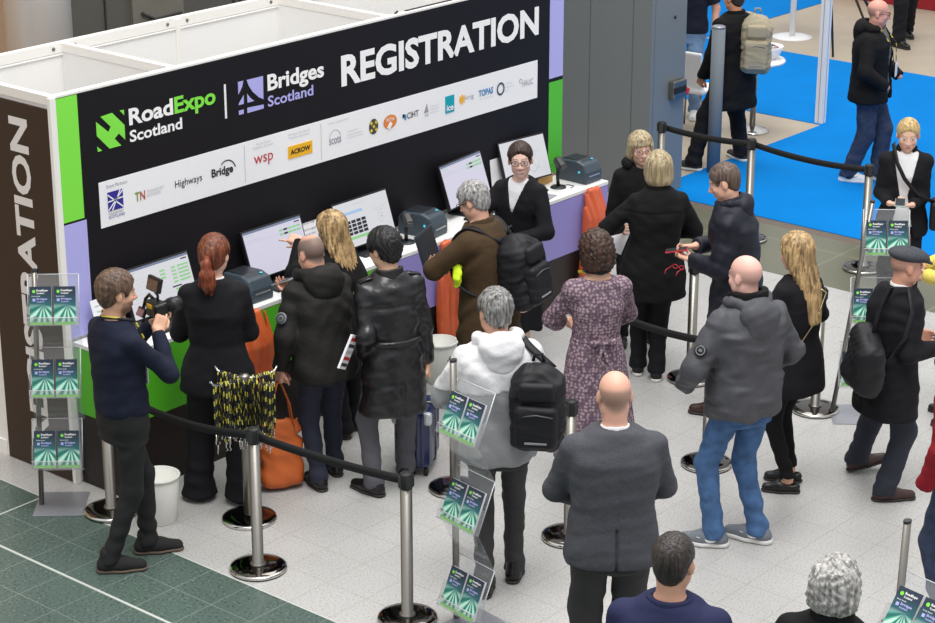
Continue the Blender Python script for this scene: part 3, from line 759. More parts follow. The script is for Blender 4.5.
    def headprims(s, f):
        H = lambda p: s.Hc+s.hR @ (np.array(p)*s.hs)
        k = s.hs; R = s.hR
        f.add(El(H((0, -0.012, 0.034)), np.array((0.077, 0.097, 0.088))*k, R), 0.02)
        f.add(El(H((0, 0.026, -0.040)), np.array((0.055 if s.fem else 0.060, 0.066, 0.070 if s.fem else 0.072))*k, R), 0.03)
        f.add(El(H((0, 0.058, -0.095)), np.array((0.026 if s.fem else 0.032, 0.022, 0.020))*k, R), 0.025)
        for sd in (-1, 1):
            f.add(El(H((sd*(0.038 if s.fem else 0.045), 0.010, -0.060 if s.fem else -0.062)), np.array((0.024, 0.045, 0.030))*k, R), 0.03)
            f.add(El(H((sd*0.040, 0.058, -0.025)), np.array((0.024, 0.024, 0.022))*k, R), 0.02)
            f.add(El(H((sd*0.032, 0.098, 0.006)), np.array((0.020, 0.016, 0.013))*k, R), 0.008, sub=True)
            f.add(El(H((sd*0.032, 0.078, 0.004)), np.array((0.015, 0.013, 0.012))*k, R), 0.004)
            f.add(El(H((sd*0.079, -0.012, -0.004)), np.array((0.009, 0.020, 0.033))*k, R @ rotm(0.15, 0, -sd*0.45)), 0.008)
            f.add(El(H((sd*0.012, 0.096, -0.036)), np.array((0.009, 0.010, 0.008))*k, R), 0.008)
        fm = s.fem
        f.add(Rc(H((-0.034, 0.078 if fm else 0.080, 0.026)), H((0.034, 0.078 if fm else 0.080, 0.026)), (0.007 if fm else 0.010)*k, (0.007 if fm else 0.010)*k), 0.016)
        f.add(Rc(H((0, 0.086, 0.010)), H((0, 0.104 if fm else 0.109, -0.030)), (0.007 if fm else 0.009)*k, (0.0098 if fm else 0.0125)*k), 0.010)
        f.add(Rc(H((-0.018, 0.083, -0.066)), H((0.018, 0.083, -0.066)), (0.0095 if fm else 0.0085)*k, (0.0095 if fm else 0.0085)*k), 0.008)
        f.add(Rc(H((0, -0.015, -0.055)), s.Nb+np.array((0, 0, -0.02)), (0.048 if s.fem else 0.056)*k, (0.052 if s.fem else 0.062)*k), 0.02)
    def tint(s, brow=(70, 52, 42), lips=None, beard=None, scalp=None, crown=0.12, iris=(60, 60, 70), smile=0):
        sk = np.array(lin(s.skin)); lp = np.array(lin(lips or tuple(int(a*b) for a, b in zip(s.skin, (0.86, 0.68, 0.68)))))
        def f(V):
            Q = (V-s.Hc) @ s.hR/s.hs; x, y, z = Q[:, 0], Q[:, 1], Q[:, 2]; ax = np.abs(x)
            C = np.tile(sk, (len(V), 1)); rs = np.random.RandomState(3)
            def mix(m, col):
                m = np.clip(m, 0, 1)[:, None]; c = np.array(lin(col)) if max(col) > 1.5 else np.array(col); C[:] = C*(1-m)+c*m
            face = (y > 0.05) & (np.abs(z) < 0.13) & (ax < 0.1)
            mix(face*np.exp(-(((ax-0.042)/0.022)**2+((z+0.03)/0.022)**2))*0.25, (220, 130, 115))
            if scalp is not None:
                line = (np.interp(y, ZY, ZB)-z)*0.7
                hor = (z < crown) & (line < -0.004) & (z > -0.085) & ~((ax > 0.068) & (np.abs(y+0.012) < 0.025) & (np.abs(z+0.004) < 0.036))
                ed = np.clip((-0.004-line)/0.02, 0, 1)*np.clip((crown-z)/0.02, 0, 1)
                mix(hor*ed*scalp[1], scalp[0])
            if beard is not None:
                b = np.clip((-0.030-z)/0.014, 0, 1)*(z > -0.13)*np.clip((y-0.0)/0.02, 0, 1)*((ax < 0.075)); b = b*(1-np.exp(-((ax/0.018)**2+((z+0.066)/0.008)**2)))
                mix(b*beard[1], beard[0])
            lz = z+0.0670-smile*0.011*(ax/0.024)**2; lipm = (y > 0.06)*np.exp(-((ax/(0.022+0.006*smile))**4+(lz/(0.0085+0.0045*smile))**4)); mix(lipm*0.9, tuple(lp))
            if smile: mix((y > 0.06)*np.exp(-((ax/0.019)**4+(lz/0.0058)**2)), (250, 247, 244))
            bm = (y > 0.06)*(ax > 0.014)*(ax < 0.052)*np.exp(-((z-0.031+0.006*((ax-0.028)/0.025)**2)/(0.0042 if s.fem else 0.0055))**2); mix(bm*(0.65 if s.fem else 0.8), brow)
            em = (y > 0.06)*np.exp(-(((ax-0.032)/0.0145)**4+((z-0.004)/0.008)**4)); mix(em*0.9, (225, 222, 220))
            im = (y > 0.06)*np.exp(-(((ax-0.032)/0.0058)**4+((z-0.004)/0.0062)**4)); mix(im, iris)
            lm = (y > 0.06)*(np.abs(ax-0.032) < 0.016)*np.exp(-((z-0.0125)/0.0026)**2); mix(lm*0.6, (60, 42, 36))
            return C
        return f
    def body(s, mats=None, h=0.0078, **tint):
        f = Field(0.03); q, bu = s.q, s.bu
        f.add(Loft([(z, a*0.86, b*0.86, *s.ctr(z), s.twz(z)) for z, a, b in s.torso(0)]), 0.03)
        for sd in (-1, 1):
            f.add(Rc(s.S[sd]-np.array((0, 0, 0.01)), s.E[sd], 0.046*q, 0.038*q), 0.03)
            f.add(Rc(s.E[sd], s.Wr[sd], 0.037*q, 0.025*q if s.fem else 0.028*q), 0.02)
            if not s.hd[sd][4]: s.hand(f, sd)
            f.add(Rc(s.hip[sd], s.knee[sd], 0.072*q, 0.042*q), 0.04)
            f.add(Rc(s.knee[sd], s.ank[sd], 0.042*q, 0.030*q), 0.03)
            f.add(Rc(s.ank[sd], s.toe(sd, 0.075)+np.array((0, 0, -0.004)), 0.028*q, 0.014*q), 0.01)
        s.headprims(f)
        zs = [(s.Hc[2]-0.15, s.Hc[2]+0.14, min(0.006, h))]
        for sd in (-1, 1):
            if not s.hd[sd][4]:
                e = s.Wr[sd]+s.hd[sd][0]*0.17; zs.append((min(s.Wr[sd][2], e[2])-0.05, max(s.Wr[sd][2], e[2])+0.05, 0.0062))
        lo, hi = f.bounds(); lo, hi = lo-0.03, hi+0.03
        V, Q = surface(f, axis_lines(lo[0], hi[0], h), axis_lines(lo[1], hi[1], h), axis_lines(lo[2], hi[2], 0.016, zs))
        s.bodyob = link('body', np_mesh('body', V, Q, M_skin, s.tint(**tint)(V)), s.root); return s
    def toe(s, sd, d, up=0.0):
        y = s.fyaw[sd]; p = s.fpitch[sd]
        return np.array((s.ank[sd][0]-math.sin(y)*d*math.cos(p), s.ank[sd][1]+math.cos(y)*d*math.cos(p), s.ank[sd][2]-0.045*s.q-d*math.sin(p)+up))
    def ctr(s, z):
        t = np.clip((z-s.pel[2])/(s.Nb[2]-s.pel[2]), 0, 1.15); t = t**1.25 if t > 0 else 0; c = s.pel+(s.Nb-s.pel)*t
        return (c[0], c[1])
    def twz(s, z): return s.tw*float(np.clip((z-s.pel[2])/(s.Nb[2]-s.pel[2]), 0, 1))
    def torso(s, off):
        q, u = s.q, s.bu; k = s.Nb[2]/(1.475*q)
        T = [(1.50, .060, .062), (1.465, .105, .076), (1.42, .158, .096), (1.34, .176, .116), (1.22, .170, .118), (1.08, .160, .114), (.97, .170, .120), (.86, .178, .122), (.76, .17, .118)]
        if s.fem: T = [(1.50, .050, .054), (1.465, .09, .068), (1.42, .136, .085), (1.34, .152, .102), (1.27, .152, .116), (1.18, .138, .104), (1.07, .132, .098), (.97, .160, .114), (.88, .176, .122), (.76, .17, .118)]
        return [((z*q if z < .94 else .94*q+(z-.94)*q*(s.Nb[2]-.94*q)/(1.475*q-.94*q)), a*q*u+off, b*q*u+off) for z, a, b in T]
    # -------------------------------------------------- garments
    def top(s, m, name='jacket', hem=0.80, off=0.022, sl=0.058, cuff=0.042, flare=0.0, amp=0.006, waist=0.0, collar=None, vent=False, sleeve=1.0, h=0.0105, neck=1.49, puff=0.0, nosl=(), seam=False, yoke=0.0):
        q = s.q; f = Field(0.035); st = []
        hz = hem*q; kz = (s.Nb[2]-.94*q)/(1.475*q-.94*q); nz = .94*q+(neck-.94)*q*kz
        src = sorted(s.torso(0))
        zs = [hz]+[z for z, a, b in src if hz+0.02 < z < nz-0.01]+[nz]
        Z = [z for z, a, b in src]; Aa = [a for z, a, b in src]; Bb = [b for z, a, b in src]
        for z in zs:
            a, b = np.interp(z, Z, Aa), np.interp(z, Z, Bb); t = np.clip((0.98*q-z)/(0.98*q-hz+1e-6), 0, 1)
            w = waist*math.exp(-((z-1.10*q)/(0.09*q))**2); o_ = off if z < 1.40*q else off*0.75
            st.append((z, a+o_+flare*t-w, b+o_+flare*t*0.8-w*0.8, *s.ctr(z), s.twz(z)))
        f.add(Loft(st, 2.4))
        for sd in (-1, 1):
            if sd in nosl: continue
            g = Field(0.025); S, E, Wr = s.S[sd], s.E[sd], s.Wr[sd]; d = unit(Wr-E)
            g.add(Rc(S+np.array((0, 0, 0.002)), E, (sl+0.004)*q, sl*q)); 
            if puff: g.add(El(S+s.rx*sd*0.0+np.array((0, 0, 0.0)), np.array((0.075, 0.075, 0.06))*q), 0.03)
            if sleeve >= 0.5:
                e = E+(Wr-E)*(sleeve*2-1 if sleeve < 1 else 1.0); g.add(Rc(E, e+d*0.03, sl*q, cuff*q))
                if puff > 0.5: g.add(El(E+(e-E)*0.5, np.array((0.058, 0.058, 0.07))*q), 0.04)
                e2 = e.copy(); g.post.append(lambda P, v, e2=e2, d=d: smax(v, (P-e2) @ A3(d), 0.012))
            else:
                d2 = unit(E-S); e2 = S+(E-S)*sleeve*2; g.post.append(lambda P, v, e2=e2, d2=d2: smax(v, (P-e2) @ A3(d2), 0.012))
            f.add(g, 0.03)
        if amp: f.post.append(lambda P, d: d+folds(P, amp, 1.0, s.seed))
        if seam or yoke:
            def sm_(P, d):
                c = s.ctr(1.2*q)
                if seam: d = d+0.005*np.exp(-((P[:, 0]-c[0])/0.006)**2)*(P[:, 1] < c[1])
                if yoke: d = d+0.006*np.exp(-((P[:, 2]-yoke*q)/0.007)**2)*(P[:, 1] < c[1]+0.02)
                return d.astype(np.float32)
            f.post.append(sm_)
        if vent:
            c = s.ctr(hz)
            f.post.append(lambda P, d: (d+0.014*np.exp(-((P[:, 0]-c[0])/0.007)**2)*((P[:, 1] < c[1]) & (P[:, 2] < hz+0.22*q))).astype(np.float32))
        f.add(El(s.Nb+s.ry*0.045+np.array((0, 0, 0.045*q)), np.array((0.062, 0.075, 0.06))*q), 0.01, sub=True)
        s.jk = blob(name, f, m, s.root, h); s.topf = f
        if collar: s.collar(m if collar is True else collar)
        return s
    def collar(s, m, r=0.078, z0=-0.035, z1=0.045, t=0.010, name='collar', open_=0.35):
        q = s.q; c = s.Nb+np.array((0, 0, 0)); up = unit((s.Hc-s.hR[:, 1]*0.02-s.Nb)); Rm = np.stack([s.rx, np.cross(up, s.rx), up], 1)
        def fn(P):
            L = (P-A3(c)) @ A3(Rm); z = L[:, 2]; rr = r*q*(1-0.9*(z+0.02))
            e = np.sqrt((L[:, 0]/1.0)**2+(L[:, 1]/0.95)**2)-rr
            d = np.abs(e)-t; d = np.maximum(d, np.maximum(z-z1-0.25*np.minimum(-L[:, 1], 0)*1.2, z0-0.04-z))
            w = 0.2+open_*np.clip(z+0.05, 0, 1)*4
            return np.maximum(d, np.where(L[:, 1] > 0.03, open_*0.12-np.abs(L[:, 0]), -1)).astype(np.float32)
        f = Field(0.01); f.add(Fn(fn, c, 0.15))
        return blob(name, f, m, s.root, 0.0075)
    def hood(s, m, name='hood', size=1.0, dy=-0.10, dz=0.0):
        f = Field(0.03); c = s.Nb+s.ry*dy+np.array((0, 0, dz))
        f.add(El(c+np.array((0, 0, -0.005)), np.array((0.125, 0.075, 0.085))*size)); f.add(El(c+s.ry*-0.02+np.array((0, 0, -0.085)), np.array((0.095, 0.05, 0.075))*size), 0.04)
        for k in range(7):
            a0, a1 = math.radians(-200+k*31.4), math.radians(-200+(k+1)*31.4)
            p = lambda a: s.Nb+s.rx*math.cos(a)*0.108*size-s.ry*(-0.015+math.sin(a)*-0.09*size)*1+np.array((0, 0, 0.018+0.012*(-math.sin(a))))
            f.add(Rc(p(a0), p(a1), 0.032*size, 0.032*size), 0.03)
        f.add(El(s.Nb+s.ry*0.01+np.array((0, 0, 0.085)), np.array((0.080, 0.082, 0.085))), 0.015, sub=True)
        f.post.append(lambda P, d: d+folds(P, 0.006, 1.3, s.seed+5))
        return blob(name, f, m, s.root, 0.0095)
    def trousers(s, m, top=1.02, rt=0.094, rk=0.068, ra=0.056, hem=0.055, amp=0.0045, name='trousers', flare=0.0):
        q = s.q; f = Field(0.03)
        f.add(Loft([(z, a+0.005, b+0.005, *s.ctr(z), s.twz(z)) for z, a, b in s.torso(0) if z < 1.1*q]+[(0.80*q, .165*q*s.bu, .115*q*s.bu, s.pel[0], s.pel[1], 0)]), 0.03)
        for sd in (-1, 1):
            H, K, A = s.hip[sd], s.knee[sd], s.ank[sd]; u = s.bu**0.6
            g = Field(0.03); g.add(Rc(H-np.array((0, 0, 0.03*q)), K, rt*q*u, rk*q*u)); g.add(Rc(K, A, rk*q*u, ra*q*u), 0.03)
            g.add(Rc(A, A+np.array((0, -0.005, -0.05*q)), ra*q*u, (ra+0.006+flare)*q*u), 0.03)
            zc = A[2]-0.085*q+hem*q; g.post.append(lambda P, d, zc=zc: smax(d, zc-P[:, 2], 0.008))
            f.add(g, 0.016)
        f.post.append(lambda P, d: smax(d+folds(P, amp, 1.15, s.seed+1)+0.004*np.sin(P[:, 2]*62+P[:, 0]*18)*np.exp(-((P[:, 2]-0.17*q)/(0.12*q))**2), P[:, 2]-top*q, 0.01).astype(np.float32))
        s.tr = blob(name, f, m, s.root, 0.0105); s.trf = f; return s
    def back_pockets(s, m):
        q = s.q; tf = s.trf
        for sd in (-1, 1):
            c = np.array((s.pel[0]+sd*0.085*q, s.pel[1]-0.13, 0.86*q)); g = Field(0.01); b = Bx(c, (0.062, 0.09, 0.072), 0.02)
            g.add(Fn(lambda P, b=b: smax(tf(P)-0.005, b(P), 0.004), c, 0.14)); blob('back_pocket', g, m, s.root, 0.008)
        return s
    def skirt(s, m, top=1.05, hem=0.45, flare=0.04, amp=0.008, name='skirt', off=0.015):
        q = s.q; src = sorted(s.torso(0)); Z = [z for z, a, b in src]
        st = []
        for z in np.linspace(hem*q, top*q, 7):
            t = np.clip((0.9*q-z)/(0.9*q-hem*q), 0, 1); zz = max(z, 0.8*q)
            st.append((z, np.interp(zz, Z, [p[1] for p in src])+off+flare*t, np.interp(zz, Z, [p[2] for p in src])+off+flare*t, *s.ctr(z), s.twz(z)))
        f = Field(0.02); f.add(Loft(st, 2.1)); f.post.append(lambda P, d: d+amp*np.sin(np.arctan2(P[:, 0]-s.pel[0], P[:, 1]-s.pel[1])*9+s.seed)*np.clip((0.95*q-P[:, 2])*2, 0, 1))
        return blob(name, f, m, s.root, 0.0115)
    def shoes(s, m, sole=M_sole, kind='shoe', L=0.195, boot=0.0, wide=1.0, low=False, sides=(-1, 1)):
        q = s.q*(0.92 if s.fem else 1.0)
        for sd in sides:
            y, p = s.fyaw[sd], s.fpitch[sd]; R = rotm(-p, 0, 0); R = rotm(0, 0, y) @ R
            base = s.ank[sd]-np.array((0, 0, 0.085*s.q)); T = lambda a: np.array((s.ank[sd][0], s.ank[sd][1], s.ank[sd][2]))+R @ (np.array(a)*q-np.array((0, 0, 0.085*s.q)))
            f = Field(0.03)
            f.add(Rc(T((0, -0.045, 0.042)), T((0, 0.06, 0.044)), 0.039*q*wide, 0.043*q*wide)); f.add(Rc(T((0, 0.06, 0.040)), T((0, L-0.035, 0.030)), 0.044*q*wide, 0.034*q*wide), 0.03)
            if not low: f.add(Rc(T((0, -0.025, 0.05)), T((0, -0.02, 0.085+boot)), 0.041*q, 0.043*q), 0.03)
            dz = R @ np.array((0, 0, 1.0)); b0 = T((0, 0, 0.016))
            f.post.append(lambda P, d, dz=dz, b0=b0: smax(d, -((P-A3(b0)) @ A3(dz)), 0.008))
            if low: f.add(El(T((0, -0.005, 0.085)), np.array((0.030, 0.062, 0.040))*q, R), 0.01, sub=True)
            o = blob(kind, f, m, s.root, 0.0085)
            g = Field(0.02); g.add(Rc(T((0, -0.047, 0.012)), T((0, 0.06, 0.012)), 0.043*q*wide, 0.049*q*wide)); g.add(Rc(T((0, 0.06, 0.012)), T((0, L-0.036, 0.012)), 0.049*q*wide, 0.040*q*wide), 0.02)
            b1, b2 = T((0, 0, 0.0015)), T((0, 0, 0.032 if kind == 'trainer' else 0.020))
            g.post.append(lambda P, d, dz=dz, b1=b1, b2=b2: np.maximum(smax(d, -((P-A3(b1)) @ A3(dz)), 0.006), (P-A3(b2)) @ A3(dz)))
            blob('sole', g, sole, o, 0.0085)
        return s
    def hair(s, style, m, t=0.012, L=0.30, name='hair', h=0.0068, cut=None, seed=0, amp=0.0022, fringe=False, part=0.0):
        H = lambda p: s.Hc+s.hR @ (np.array(p, float)*s.hs); k = s.hs; R = s.hR; f = Field(0.02)
        f.add(El(H((0, -0.014, 0.036)), np.array((0.078+t, 0.097+t, 0.089+t))*k, R)); f.add(El(H((0, -0.045, -0.025)), np.array((0.058+t, 0.052+t, 0.062+t))*k, R), 0.03)
        c0 = cut if cut is not None else 0.0125
        short = style in ('short', 'bald', 'curly')
        def loc(P): return (P-A3(s.Hc)) @ A3(R)/s.hs
        def mask(P, d):
            Q = loc(P); y, z, ax = Q[:, 1], Q[:, 2], np.abs(Q[:, 0])
            mk = 0.754*y-0.657*z-c0-0.012*np.cos(Q[:, 0]*38)+0.012
            if short:
                mk = np.interp(y, ZY, ZB)-z-0.010*(1-np.cos(Q[:, 0]*34))*(y > 0.04)-(c0-0.0125)*2*(y > 0.05)
                d = d+np.clip(0.02-z, 0, 0.1)*(0.09 if style != 'curly' else 0.0)
            elif style in ('pony', 'bun'):
                mk = np.interp(y, ZY, ZB)-z-0.006*(y > 0.04)-0.010*(1-np.cos(Q[:, 0]*30))*(y > 0.04); d = d+0.45*np.clip(mk+0.024, 0, 0.024)
            return smax(d, (mk*s.hs).astype(np.float32), 0.006)
        f.post.append(mask)
        if style in ('short', 'bald', 'pony', 'bun'):
            f.add(El(H((-0.082, 0.0, -0.008)), np.array((0.020, 0.034, 0.040))*k, R), 0.008, sub=True); f.add(El(H((0.082, 0.0, -0.008)), np.array((0.020, 0.034, 0.040))*k, R), 0.008, sub=True)
        if style == 'bald':
            f.add(El(H((0, 0.0, 0.11)), np.array((0.085, 0.11, 0.062))*k, R), 0.015, sub=True)
        g = Field(0.03); g.add(f, 0.012)
        if style == 'pony': g.add(El(H((0, -0.105, 0.02)), np.array((0.040, 0.03, 0.04))*k, R), 0.03)
        if style == 'bun':
            g.add(El(H((0, -0.125, 0.045)), np.array((0.045, 0.038, 0.045))*k, R), 0.015)
        if style in ('long', 'bob', 'curly'):
            y0 = 0.028 if not fringe else 0.012
            def curtain(P):
                Q = loc(P); D = P-A3(s.Hc); z = D[:, 2] if style == 'long' else Q[:, 2]*s.hs
                zz = [-L, -L*0.6, -0.12, -0.05, 0.03, 0.09]
                if style == 'bob': zz = [-0.112, -0.10, -0.07, -0.03, 0.03, 0.09]
                a = {'long': [.055, .085, .108, .106, .098, .078], 'bob': [.060, .082, .100, .106, .101, .08], 'curly': [.07, .09, .105, .11, .105, .085]}[style]
                b = {'long': [.030, .045, .060, .088, .112, .09], 'bob': [.055, .078, .094, .104, .112, .09], 'curly': [.06, .08, .095, .105, .112, .095]}[style]
                cy = {'long': [-.115, -.105, -.065, -.030, -.010, -.012], 'bob': [-.03, -.03, -.025, -.015, -.012, -.012], 'curly': [-.03]*6}[style]
                if style == 'curly': zz = [-0.115, -0.10, -0.07, -0.03, 0.03, 0.09]
                I = lambda v: np.interp(z, zz, v).astype(np.float32)*s.hs
                A_, B_, Y = I(a), I(b), Q[:, 1]*s.hs-I(cy); X = Q[:, 0]*s.hs
                d = (np.sqrt((X/A_)**2+(Y/B_)**2)-1)*np.minimum(A_, B_)
                d = smax(smax(d, z-0.09, 0.02), zz[0]-z, 0.02)
                face = np.maximum(np.maximum(y0-Q[:, 1], np.abs(Q[:, 0])-(0.060 if not fringe else 0.062)), Q[:, 2]-(0.052 if not fringe else 0.040))*s.hs   # opening for the face
                return smax(d, -face, 0.012).astype(np.float32)
            zm = -L if style == 'long' else -0.1
            g.add(Fn(curtain, s.Hc+np.array((0, 0, zm/2)), L/2+0.22), 0.012)
            if style != 'curly': g.add(Rc(H((0, 0.0, -0.06)), H((0, 0.03, -0.2)), 0.052*k, 0.05*k), 0.01, sub=True)
        rs = np.random.RandomState(s.seed)
        ph = rs.rand(4)*6
        def strands(P, d):
            Q = loc(P); az = np.arctan2(Q[:, 0], Q[:, 1]+0.02)
            if style == 'curly' or style == 'wavy':
                return d+0.0095*(np.sin(Q[:, 0]*95+2*np.sin(Q[:, 2]*60))*np.sin(Q[:, 2]*88+ph[0])*np.sin(Q[:, 1]*92+ph[1]+2*np.sin(Q[:, 0]*50)))+0.002*np.sin(Q[:, 2]*300+Q[:, 0]*240)
            if style in ('short', 'bald'):
                return d+amp*0.7*(np.sin(Q[:, 0]*190+14*np.sin(Q[:, 1]*17+ph[0])+6*np.sin(Q[:, 2]*25))*0.7+np.sin(Q[:, 1]*150+Q[:, 2]*130+9*np.sin(Q[:, 0]*35)+ph[1])*0.8)
            return d+amp*(np.sin(az*26+5*np.sin(Q[:, 2]*9+ph[0])+ph[1])+0.7*np.sin(az*47+7*np.sin(Q[:, 2]*7+ph[2])))
        g.post.append(strands)
        s.hairob = blob(name, g, m, s.root, h); return s
    def ponytail(s, m, L=0.24, name='ponytail'):
        H = lambda p: s.Hc+s.hR @ (np.array(p, float)*s.hs); p0 = H((0, -0.125, 0.01)); f = Field(0.03)
        pts = [p0, p0+np.array((0, -0.035, -0.03)), p0+np.array((0.0, -0.045, -0.10)), p0+np.array((0.005, -0.035, -L*0.75)), p0+np.array((0.01, -0.03, -L))]
        rr = [0.018, 0.028, 0.040, 0.047, 0.022]
        for a, b, r1, r2 in zip(pts, pts[1:], rr, rr[1:]): f.add(Rc(a, b, r1, r2), 0.02)
        f.post.append(lambda P, d: d+0.003*np.sin((P[:, 0]-p0[0])*260+2*np.sin(P[:, 2]*20))+0.004*np.sin((P[:, 0]-p0[0])*150+2*np.sin(P[:, 2]*11))*np.clip((p0[2]-P[:, 2])*8, 0.2, 1.6))
        blob(name, f, m, s.root, 0.0065); return s
    def glasses(s, m=M_frame):
        H = lambda p: s.Hc+s.hR @ (np.array(p, float)*s.hs); mb = MB()
        for sd in (-1, 1):
            mb.tube([H((sd*0.033+0.024*math.cos(a), 0.104-0.25*abs(sd*0.033+0.024*math.cos(a))**1.6, 0.002+0.018*math.sin(a))) for a in np.linspace(0, 2*math.pi, 17)], 0.0026, 6, cap=False)
            mb.tube([H((sd*0.057, 0.094, 0.008)), H((sd*0.079, 0.06, 0.010)), H((sd*0.082, -0.01, 0.008))], 0.0026, 6)
        mb.tube([H((-0.010, 0.108, 0.006)), H((0, 0.111, 0.009)), H((0.010, 0.108, 0.006))], 0.0026, 6)
        mb.build('glasses', m, s.root); return s
    def pt(s, p):                                              # local point -> world
        return np.array(s.M() @ Vector(p))
    def M(s): return Matrix.Translation(s.root.location) @ Matrix.Rotation(s.root.rotation_euler[2], 4, 'Z')
    def out(s, o, c):                                          # a separate top-level thing built in this figure's frame about point c
        if o.type == 'MESH' and o.data is not None and c is not None:
            o.data.transform(Matrix.Translation(-Vector(c)))
        o.location = s.M() @ Vector(c); o.rotation_euler = s.root.rotation_euler; return o

# ------------------------------------------------------------------ the crowd
def at(px, py): g = G(px, py); return (g[0], g[1])
def feet(pos, phi, l, r):
    """ankle pixels -> local foot entries; l, r = (px, py, heading, lift, pitch)"""
    out = []; rz = heading(phi); c, sn = math.cos(-rz), math.sin(-rz)
    for f in (l, r):
        g = G(f[0], f[1]); dx, dy = g[0]-pos[0], g[1]-pos[1]
        out.append((c*dx-sn*dy, sn*dx+c*dy, phi-f[2], *f[3:]))
    return out
PEOPLE = {}
def H(side, at_, **k): return dict(at=at_, **k)

# -- videographer
p = at(131, 560); f = Fig('person in navy jumper and black jeans filming beside the green counter end', p, 50, 1.77, head=(-14, -6, 0),
    feet=feet(p, 50, (149, 552, 78), (112, 571, 82)), hands=[dict(at=(-0.09, 0.28, 1.37), elbow=(-0.5, -0.5, -0.8), palm=(0.2, 0, 1), dir=(0.4, 0.8, 0.2), curl=(40, 40, 30)),
    dict(at=(0.08, 0.21, 1.39), elbow=(0.7, -0.3, -0.8), dir=(-0.25, 0.55, 0.75), palm=(-0.9, 0.3, 0), curl=(35, 45, 30))], skin=(222, 172, 144), lean=(0, -0.02))
f.body(beard=((112, 84, 68), 0.75), brow=(90, 68, 54), h=0.006); f.hair('short', H_['brown'], t=0.017, amp=0.0025)
f.top(C_navy, 'jumper', 0.93, 0.012, 0.050, 0.038, amp=0.004); f.collar(C_navy, 0.068, -0.03, 0.012, 0.007)
f.trousers(mat('black_denim', (24, 24, 26), 0.8, var=0.15, vscale=120, bump=0.3, bscale=14), 1.0, 0.090, 0.062, 0.050)
f.shoes(M_suede, M_brsole, 'boot', 0.20, 0.03); cam_man = f
# -- ponytail
p = at(223, 499); f = Fig('person with a copper ponytail in a black trouser suit at the first screen', p, -4, 1.70, True, 1.06, head=(-20, -8, 0),
    feet=feet(p, -4, (200, 497, -5), (242, 500, -2)), hands=[dict(at=(-0.15, 0.30, 1.02), elbow=(-0.5, -1, -0.3), hide=True), dict(at=(0.14, 0.30, 1.0), elbow=(0.4, -1, -0.3), hide=True)], skin=(232, 186, 164))
f.body(); f.hair('pony', H_['red'], t=0.016); f.ponytail(H_['pony'], 0.21)
f.top(C_black, 'blazer', 0.76, 0.026, 0.058, 0.046, flare=0.03, waist=0.008, amp=0.004); f.collar(C_shirt, 0.062, -0.03, 0.022, 0.006, 'shirt_collar')
f.trousers(C_black, 1.0, 0.098, 0.085, 0.088, 0.03, flare=0.018); f.shoes(M_shoe, kind='shoe', L=0.19); pony = f
# -- parka
p = at(327, 485); f = Fig('person with a shaved head in a charcoal parka holding an orange tote bag', p, -32, 1.62, False, 1.0, lean=(0.02, 0.11), head=(8, -22, 0),
    feet=feet(p, -32, (319, 488, -30), (335, 473, -25)), hands=[dict(at=(-0.25, 0.10, 0.80), elbow=(-0.6, -1, 0), curl=(60, 70, 40)),
    dict(at=(0.05, 0.44, 1.14), elbow=(0.8, -0.3, -0.6), dir=(-0.5, 0.7, 0.2), palm=(-0.4, 0, 1), curl=(30, 30, 20))], skin=(214, 160, 138))
f.body(scalp=((112, 98, 90), 0.9), crown=0.108)
f.top(C_parka, 'parka', 0.80, 0.042, 0.066, 0.054, amp=0.009, flare=0.012); f.hood(C_parka, size=1.08); f.trousers(mat('ink_denim', (34, 38, 56), 0.85, var=0.15, vscale=90, bump=0.3, bscale=14), 1.0); f.shoes(M_shoe); parka = f
# -- blonde pointing
p = at(352, 440); f = Fig('person with long streaked blonde hair pointing at a screen', p, -52, 1.56, True, 0.98, lean=(0, 0.10), head=(0, -10, 0),
    feet=feet(p, -52, (343, 437, -40), (354, 428, -30)), hands=[dict(at=(-0.01, 0.40, 1.30), elbow=(-0.7, -0.3, -0.8), dir=(-0.25, 0.9, 0.12), palm=(0.6, 0.1, -0.8), curl={0: (5, 8, 5), 1: (60, 70, 40), 2: (65, 75, 45), 3: (70, 75, 45)}), dict(at=(0.15, 0.25, 1.0), hide=True)], skin=(230, 182, 156))
f.body(); f.hair('long', H_['blond'], t=0.016, L=0.50, amp=0.0035)
f.top(C_black2, 'jacket', 0.70, 0.022, 0.052, 0.042, amp=0.005); f.trousers(C_black, 1.0, 0.09, 0.075, 0.075, 0.04); f.shoes(M_shoe, L=0.19); pointing = f
# -- leather coat
p = at(395, 491); f = Fig('person with black hair in a black leather belted coat beside the navy suitcase', p, -24, 1.69, False, 0.88, lean=(0.0, 0.05), head=(24, -14, 0),
    feet=feet(p, -24, (374, 494, -50), (406, 478, 10)), hands=[dict(at=(-0.15, 0.10, 0.90), elbow=(-0.3, -1, 0), curl=(50, 60, 40)), dict(at=(0.23, 0.02, 0.80), elbow=(0.3, -1, 0), curl=(50, 60, 40))], skin=(226, 182, 152))
f.body(brow=(24, 22, 22)); f.hair('short', H_['black'], t=0.024, amp=0.0045, cut=0.02)
f.top(C_leather, 'coat', 0.56, 0.032, 0.058, 0.048, flare=0.035, waist=0.010, amp=0.008, vent=True, yoke=1.29); f.collar(C_leather, 0.082, -0.05, 0.03, 0.010)
f.trousers(C_greyfl, 1.0, 0.094, 0.074, 0.064); f.shoes(M_shoe); leather = f
g = Field(0.01); zb = 1.055*f.q; c = f.ctr(zb)
g.add(Loft([(zb-0.020, .178, .142, c[0], c[1]), (zb+0.020, .178, .142, c[0], c[1])], 2.4)); blob('belt', g, C_leather, f.root, 0.009)
